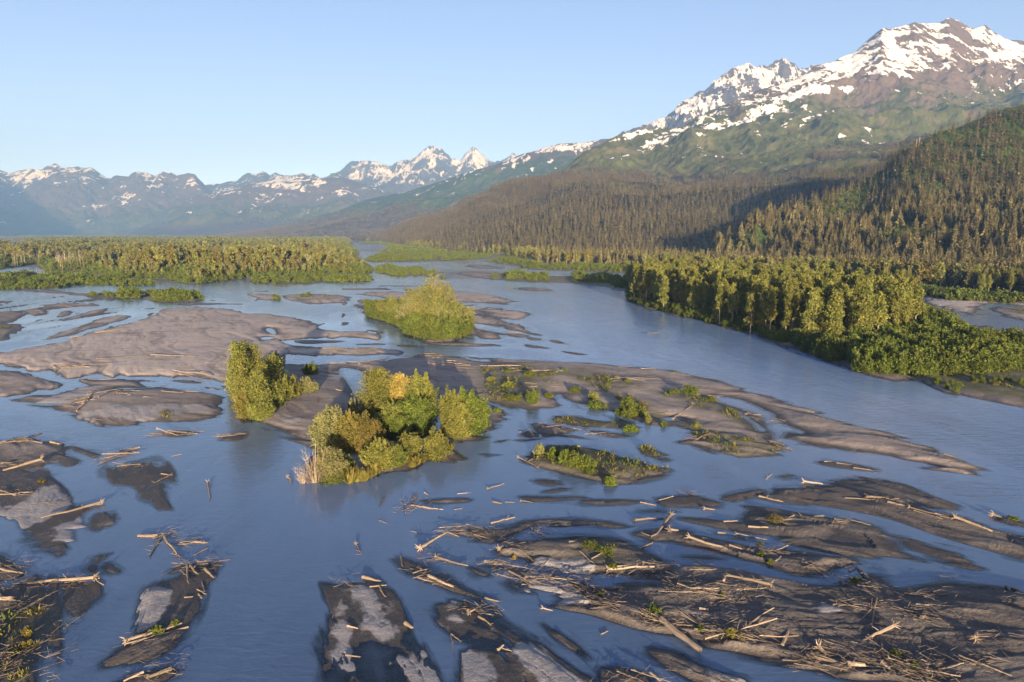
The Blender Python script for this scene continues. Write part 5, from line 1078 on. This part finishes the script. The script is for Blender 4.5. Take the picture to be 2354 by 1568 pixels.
TR = '''B 1090 560 955 560 35 0;B 1130 560 1195 715 22 0;B 1120 560 1035 710 16 0;B 1320 600 1440 602 25 0;B 700 335 275 455 28 1;B 640 340 420 400 12 0;B 700 335 560 365 10 0;A 285 1170 0 1225 35 1;A 1250 1110 1065 1150 12 0;A 960 1065 700 1145 25 0;A 900 1100 700 1175 20 0;A 940 1090 740 1120 15 0;A 290 1045 160 1020 25 0;A 350 1035 415 1050 30 0;A 290 965 150 1010 15 0;A 200 1000 0 1040 30 0;A 180 1010 0 1060 20 0;A 1435 1310 1447 1425 18 1;A 1190 1245 1060 1315 18 0;A 1110 1248 1190 1255 15 0;B 650 860 255 890 28 1;B 690 850 430 860 15 0;B 715 895 640 855 10 0;B 1290 755 1305 900 22 0;B 1315 775 1365 835 22 0;B 1415 795 1475 855 25 0;B 875 1300 1230 1160 28 1;B 1300 1185 900 1305 14 0;B 920 1255 1105 1165 15 0;B 1250 1195 1190 1295 10 0;B 1180 1480 1000 1560 30 0;B 990 1500 850 1560 20 0;B 90 1020 0 1015 35 0;B 155 820 0 795 25 0;B 280 1005 100 1110 20 0;B 155 1430 90 1560 20 0;B 200 1215 160 1340 12 0;B 1360 930 1420 960 10 0;B 1395 880 1400 950 10 0;B 1270 990 1330 980 12 0;B 1370 960 1400 988 14 0;B 1430 640 1340 690 10 0;B 2354 1000 2270 1190 10 0
D 545 655 660 575 30 1;D 730 530 815 560 20 0;D 640 580 720 535 15 0;D 480 345 690 380 15 0;D 560 358 630 375 25 0;D 500 275 445 385 15 0;D 520 270 480 350 12 0;D 300 295 260 350 15 0;D 800 265 890 257 10 0;D 575 260 605 275 20 0;D 1010 235 1120 195 12 1;D 1045 322 1105 332 20 0;D 1130 322 1190 325 10 0;D 1240 318 1325 325 12 1;D 780 375 835 365 10 0;D 1030 470 1200 432 18 0;D 1220 20 1390 88 17 1;D 105 620 150 730 14 1;D 410 705 422 775 20 0;D 495 815 600 780 15 0;D 600 845 775 925 28 0;D 530 845 820 948 12 0;D 655 710 880 785 15 1;D 145 845 270 868 30 0;D 260 900 305 980 15 0;D 195 912 315 900 12 0;D 990 985 1080 1010 15 0;D 1090 660 1250 585 25 1;D 1220 620 1260 690 15 0;D 1570 640 1660 605 18 0;D 1645 695 1770 785 13 0;D 1725 740 1825 690 13 0;D 1840 800 2170 785 20 1;D 1900 790 2250 775 12 0;D 2270 425 2145 605 28 1;D 2145 605 2035 652 15 0;D 2025 455 2250 440 20 1;D 2265 540 2320 530 25 1;D 2190 310 2290 290 12 0;D 2060 325 2160 345 12 0;D 985 735 1100 735 20 0;D 1045 725 1085 800 15 0;D 1155 800 1340 890 18 0;D 1400 850 1560 870 12 0;D 1480 840 1700 915 15 0;D 945 1115 1040 1180 18 0;D 880 1095 960 1045 18 1;D 1080 1345 1115 1315 20 0;D 1110 1330 1180 1360 10 0;D 440 1165 490 1195 30 0;D 760 1235 820 1285 12 0;D 755 1240 785 1355 10 0;D 1390 1060 1460 1075 12 1;D 1790 1235 1840 1215 12 0;D 2205 1160 2462 1375 52 0;D 2130 1500 2200 1560 20 0;D 1700 900 1880 1010 15 0;D 1780 1040 1900 1115 15 0;D 30 1380 130 1390 15 0;D 40 1185 110 1200 15 0;D 260 450 320 468 10 0;D 480 522 570 542 9 0;D 1320 510 1410 560 12 0
E 525 285 680 320 25 0;E 835 190 975 210 25 1;E 1270 310 1430 315 25 1;E 1430 310 1560 330 12 0;E 1410 345 1870 450 20 0;E 1560 390 1830 470 15 1;E 1590 405 1790 470 13 0;E 1870 475 2145 550 28 1;E 970 428 650 460 25 0;E 765 435 660 475 20 0;E 1040 455 1160 450 15 0;E 1160 450 1290 485 15 0;E 280 470 380 462 15 0;E 450 505 578 515 20 0;E 370 545 575 580 12 1;E 45 590 305 678 25 1;E 320 640 410 662 15 0;E 560 690 735 642 15 0;E 640 745 680 710 15 0;E 850 765 950 810 15 0;E 605 935 285 885 25 1;E 360 878 585 886 15 0;E 280 920 300 855 20 0;E 1205 775 1290 870 20 0;E 1150 800 1200 780 20 0;E 1145 850 1175 915 15 0;E 1725 970 1805 940 15 0;E 460 1195 605 1100 12 0;E 685 1330 745 1225 25 0;E 1445 1230 1235 1300 30 1;E 1640 1190 1665 1170 30 0;E 45 975 235 968 15 0;E 2010 1345 2025 1280 25 1;E 1130 1462 1260 1472 35 0;E 930 1360 1000 1395 30 1;E 850 1400 1090 1455 20 0;E 860 1385 1060 1450 15 0;E 440 1275 700 1335 12 0;E 1365 1455 1430 1490 25 0;E 1750 1505 1950 1500 18 0;E 975 50 1060 48 15 0;E 1060 62 1175 75 13 0;E 1175 88 1345 105 13 0;E 575 165 620 120 12 0;E 2230 905 2260 945 20 0;E 2270 915 2354 970 25 0;E 1800 0 1890 15 20 0;E 2140 425 2200 440 30 1;E 110 1092 180 1096 20 0;E 150 375 218 377 18 1;E 240 535 298 540 18 0;E 1100 965 1150 1020 10 0;E 1600 1075 1690 1085 14 0;E 1540 1105 1610 1112 14 0
F 955 337 1045 325 15 0;F 1060 330 1190 333 12 0;F 895 425 985 425 15 0;F 1030 425 1140 445 12 0;F 170 345 280 368 15 0;F 350 370 600 370 15 0;F 0 330 300 345 15 0;F 2000 850 2150 905 15 0;F 1990 835 2080 860 12 0;F 1410 830 1540 800 15 0;F 930 630 1060 700 14 0;F 1825 650 1940 655 15 0;F 480 475 550 460 10 0;F 800 1060 950 1105 12 0;F 1110 350 1215 352 12 0;F 1155 95 1260 80 20 1
A 480 305 570 300 30 0;A 440 782 780 675 22 0;A 520 765 870 722 20 0;A 560 740 760 690 15 0;A 600 700 790 660 15 0;A 530 820 580 770 20 0;A 1115 690 1270 705 15 0;A 1250 690 1370 690 15 0;A 850 680 970 692 12 0;A 990 735 1100 730 12 0;A 1200 545 1450 595 20 0;A 1190 560 1330 575 15 0;A 370 510 470 575 20 0;A 400 520 640 530 18 0
H 1550 220 2000 240 20 1;H 1590 140 1670 135 20 0;H 1740 180 1840 178 20 0;H 320 20 620 40 25 0;H 620 40 800 65 18 0;H 1570 385 1670 430 15 1;H 1810 360 1845 395 20 0;H 320 620 330 655 25 0;H 530 495 610 502 22 0;H 850 230 890 180 15 0;H 0 1450 60 1525 18 1;H 100 1420 220 1510 12 0'''
for row in TR.replace('\n', ';').split(';'):
    w_ = row.split(); p = Z(' '.join(w_[:5])); LOGS.append((p[0, 0], p[0, 1], p[1, 0], p[1, 1], int(w_[5]) / 100 * .72, int(w_[6]), 0.0, 1))
ZN = '''A 370 510 470 500 640 530 t 2.5 28;A 1190 560 1350 580 1500 580 t 2 10;A 800 470 1100 450 1550 465 t 3 18;A 1250 520 1450 500 t 2 8;A 480 800 620 730 760 690 860 720 t 2.5 30;A 540 860 760 890 t 1.5 6;A 700 270 850 270 t 4 8;A 560 140 745 105 t 4 8;A 620 600 750 600 t 1 5;C 520 200 700 205 950 210 t 3 26;C 650 300 860 300 1000 270 t 3 18;C 1180 255 1400 245 t 3 16;C 1300 320 1650 340 t 4 16;C 1300 430 1400 430 t 2 5;F 0 345 600 370 t 2.5 18;F 900 425 1140 430 t 2 8;F 300 480 550 460 t 3 12;F 1240 490 1600 520 t 3 12;F 1280 650 1340 640 t 2 6;F 1420 720 1540 790 1500 830 t 3 18;F 1850 660 2120 730 t 2 12;F 1990 850 2150 900 t 1.5 12;F 380 730 680 760 t 1.5 14;F 760 775 930 805 t 1 8;F 290 770 350 780 t 1 5
B 0 930 280 880 t 1.6 16;B 0 1130 280 1020 t 1.6 18;B 0 780 150 780 t 1.5 14;B -60 1480 80 1380 280 1200 t 3 30;B 0 1500 200 1400 t 3 20;B 0 260 200 265 t 1.5 16;A 0 1060 250 1000 t 1.5 16;A 700 1150 960 1080 t 1.2 16;A 1090 975 1310 965 t 1.2 22;A 1500 985 1680 980 t .8 12;B 1250 780 1480 760 t 1.2 18;B 1140 550 1230 550 t .6 8;B 1240 600 1440 590 t .5 10;B 900 1300 1290 1180 t .5 8;B 430 860 690 860 t .7 12;B 800 1560 1180 1470 t .8 12;A -20 1190 280 1170 t 1 10;B 300 350 420 345 t .6 6;A 840 1180 1010 1190 t .8 8
D 440 380 530 275 t 1 18;D 690 540 870 500 t 1.2 14;D 930 500 1010 585 t 1 16;D 1100 670 1200 600 t 1 18;D 1160 690 1350 720 t .8 7;D 980 760 1100 760 t 1 8;D 1130 790 1350 880 t 1.2 22;D 1380 850 1700 920 t 1.6 30;D 1680 950 1780 1040 t 1.4 28;D 1800 1050 1930 1110 t 1 14;D 2070 1120 2250 1190 t 1.2 26;D 2230 880 2354 980 t 1.5 20;D 860 1060 1060 1080 t .8 16;D 1850 800 2250 780 t 1 14;D 560 830 800 930 t .8 8;D 650 710 880 780 t .6 9;D 1350 510 1420 600 t 1 10;D 1400 780 1480 770 t .8 5;D 0 900 60 885 t .5 5;D 1850 1560 2200 1530 t 1 12
E 0 1000 400 1000 t 1.2 20;E 0 1180 200 1240 450 1290 700 1360 t 1 46;E 850 1400 1100 1450 1400 1420 1500 1490 t 1.2 56;E 1450 1420 1600 1500 1800 1570 t 1.2 60;E 300 1250 380 1150 t 1 16;E 1500 1130 1700 1190 t 1 14;E 1650 1000 1800 1000 t 1.5 12;E 1150 880 1270 930 t .8 12;E 850 770 980 810 t .6 10;E 560 680 720 650 t .7 10;E 1250 310 1450 330 t .8 12;E 1450 360 1850 460 t 1 18;E 1040 470 1180 480 t .5 8;E 570 430 700 480 t .8 10;E 900 1330 1100 1340 t .6 8;E 2160 1300 2260 1330 t .6 7;E 1780 1400 1850 1480 t 1 6;E 1950 1480 2200 1520 t 1 12;E 1280 1000 1350 1150 t 1 14;E 20 240 100 300 t .5 10;E 0 780 200 850 t 1 6;E 300 950 600 960 t 1.5 10;E 900 1100 1250 1080 t 2 8;E 1700 1180 1950 1300 t 2 10;E 2000 900 2300 1100 t 3 14
2 1130 1385 1200 1385 t 1.5 6;2 900 1215 1280 1240 t 3 10;2 530 1430 720 1445 t 1 10;2 100 1165 200 1165 t 2 6;2 1180 1070 1400 1080 t 3 8;G 380 930 540 960 t 4 14;G 100 920 240 1000 t 8 16;G 900 990 1150 930 t 5 12;G 620 880 800 880 t 5 8;G 1250 1180 1450 1160 t 4 10;G 1950 1080 2200 1050 t 5 8;G 1100 1170 1400 1170 t 4 10'''
for row in ZN.replace('\n', ';').split(';'):
    a, b = row.split(' t '); sp, n = b.split(); P_ = Z(a); sp = float(sp); Wp = G(P_[:, 0], P_[:, 1])[:, :2]
    for i in range(int(int(n) * .55)):
        k = rng.randint(len(Wp) - 1); f = rng.rand(); c = Wp[k] * (1 - f) + Wp[k + 1] * f + rng.normal(size=2) * sp * .55
        dr = Wp[k + 1] - Wp[k]; base = math.atan2(dr[1] * .6, dr[0]); ang = base + rng.normal() * .42; scl = np.clip(c[1] / 110, .7, 1.8)
        L = rng.gamma(1.8, 1.25) * scl + .5; r0 = rng.uniform(.022, .075) * (1 + .25 * L / 4) * scl ** .5
        e0 = c - np.array([math.cos(ang), math.sin(ang)]) * L / 2; e1 = 2 * c - e0
        LOGS.append((*e0, *e1, r0, int(L > 4.5 and rng.rand() < .25), rng.rand() ** 2 * .5 * min(1, sp) - .04, 0))
def build_logs():
    items = []
    for (a, b, c_, d, r0, root, lift, traced) in LOGS:
        if traced: p0 = G(a, b)[:2]; p1 = G(c_, d)[:2]
        else: p0 = np.array([a, b]); p1 = np.array([c_, d])
        L = float(np.hypot(*(p1 - p0)));
        if L < .3 or p0[1] < 30: continue
        items.append((p0, p1, L, r0, root, lift, traced))
    def key(i):
        m = (i[0] + i[1]) / 2; xd, yd, dp = toD(np.array([m[0], m[1], 0.])); inn = 0 < xd < 2354 and yd < 1568
        return -(i[2] * (i[3] ** .5) / dp + (10 if i[6] else 0)) if inn else 0
    items.sort(key=key); rest = Acc(); r = np.random.RandomState(5)
    for n, (p0, p1, L, r0, root, lift, traced) in enumerate(items):
        g = np.maximum(ground_z(np.array([[*p0, 0], [*p1, 0]])), -.02); z0 = g[0] + r0 * .75 + lift; z1 = g[1] + r0 * .6 + lift * r.rand()
        if root: z0 += r0 * 1.2
        A = np.array([*p0, z0]); B = np.array([*p1, z1]); mid = (A + B) / 2; dv = B - A
        rz = math.atan2(dv[1], dv[0]); ry = -math.atan2(dv[2], math.hypot(dv[0], dv[1]))
        if n < 292:
            wood = M_LOG if r.rand() < .52 else M_LOG2
            o = link(bpy.data.objects.new('driftwood_log', log_acc(L, r0, r, nb=int(r.randint(1, 6)), wob=.07).mesh('driftwood_log', wood)))
            if root: link(bpy.data.objects.new('root_wad', root_acc(r0, r, L).mesh('root_wad', wood)), o)
            o.location = mid; o.rotation_euler = (r.normal() * .1, ry, rz)
            xd, yd, _ = toD(mid); sz = 'long' if L > 6.5 else ('short' if L < 3.2 else 'medium length'); th = 'thick' if r0 > .27 else ('thin' if r0 < .15 else 'slender')
            dirs = 'lying crosswise' if abs(math.cos(rz)) > .75 else ('pointing away from the camera' if abs(math.cos(rz)) < .4 else 'lying aslant')
            lb = '%s %s driftwood log%s %s %s' % (sz, th, ' with roots' if root else '', '', where(float(xd), float(yd))); lb = ' '.join(lb.split())
            if len(lb.split()) + len(dirs.split()) <= 16: lb = lb.replace(' on the', ' %s on the' % dirs, 1).replace(' in the', ' %s in the' % dirs, 1) if dirs not in lb else lb
            if len(lb.split()) > 16: lb = ' '.join(lb.split()).replace('medium length ', '')
            tag(o, lb, 'log', lb)
        else:
            a = log_acc(L, r0, r, nb=int(r.randint(0, 3)), k=5, n=5, wob=.11)
            M = np.array(Matrix.Rotation(rz, 3, 'Z') @ Matrix.Rotation(ry, 3, 'Y'))
            for v, f, t_ in zip(a.v, a.f, a.t): pass
            vv = np.concatenate(a.v) @ M.T + mid; off = 0
            ff = np.concatenate(a.f); rest.add(vv, ff, float(r.rand() ** 1.3 - .5))
            # finer twigs caught around it
        if not traced and r.rand() < .8 or n > 292:
            for q in range(5):
                c = mid + r.normal(size=3) * [1.1, .8, 0]; an = rz + r.normal() * .7; l = r.uniform(.4, 1.6); d = np.array([math.cos(an), math.sin(an), r.normal() * .18]) * l / 2
                zz = max(float(c[2]) - r0, 0) + .05 + r.rand() * .3; c[2] = zz
                rest.add(*tube(bend(c - d, c + d, 4, .05, r), [.026, .022, .018, .01], 3), float(r.rand() - .5))
    o = link(bpy.data.objects.new('driftwood_debris', rest.mesh('driftwood_debris', M_LOG2))); tag(o, 'tangled small driftwood sticks and twigs strewn over the bars', 'driftwood', kind='stuff')
build_logs()
# ------------------------------------------------------------------ power poles on the hillside
def poles():
    for (x, y0, y1, rg) in [(2107, 331, 321, 1), (2113, 332, 318, 1)]:
        Yp = 1080; a = W(x, y0, Yp); b = W(x, y1 - 2, Yp); h = float(b[2] - a[2]); ac = Acc(); ac.add(*tube([(0, 0, -15), (0, 0, 0), (0, 0, h)], [.5, .45, .4], 6))
        o = link(bpy.data.objects.new('power_pole', ac.mesh('power_pole', M_DEAD))); o.location = a; tag(o, 'pale wooden power pole standing on the green shoulder of the near hillside', 'power pole', 'pair of power poles on the near hillside')
poles()
# ------------------------------------------------------------------ air
def make_haze():
    x0, x1, y0, y1, z0, z1 = -21000, 21000, -900, 18200, -4.5, 2700
    v = [(x, y, z) for z in (z0, z1) for y in (y0, y1) for x in (x0, x1)]
    f = np.array([[0, 2, 3, 1], [4, 5, 7, 6], [0, 1, 5, 4], [2, 6, 7, 3], [0, 4, 6, 2], [1, 3, 7, 5]])
    t = NT('haze'); pv = t.n('ShaderNodeVolumePrincipled', {'Color': (.22, .47, 1.0), 'Absorption Color': (.3, .3, .3), 'Density': HAZE, 'Anisotropy': 0.0})
    t.t.links.new(pv.outputs[0], t.out.inputs['Volume'])
    o = link(bpy.data.objects.new('haze', mesh_np('haze', v, f, [t.m]))); tag(o, 'thin blue haze filling the valley air', 'haze', kind='stuff')
HAZE = 6.6e-5
make_haze()
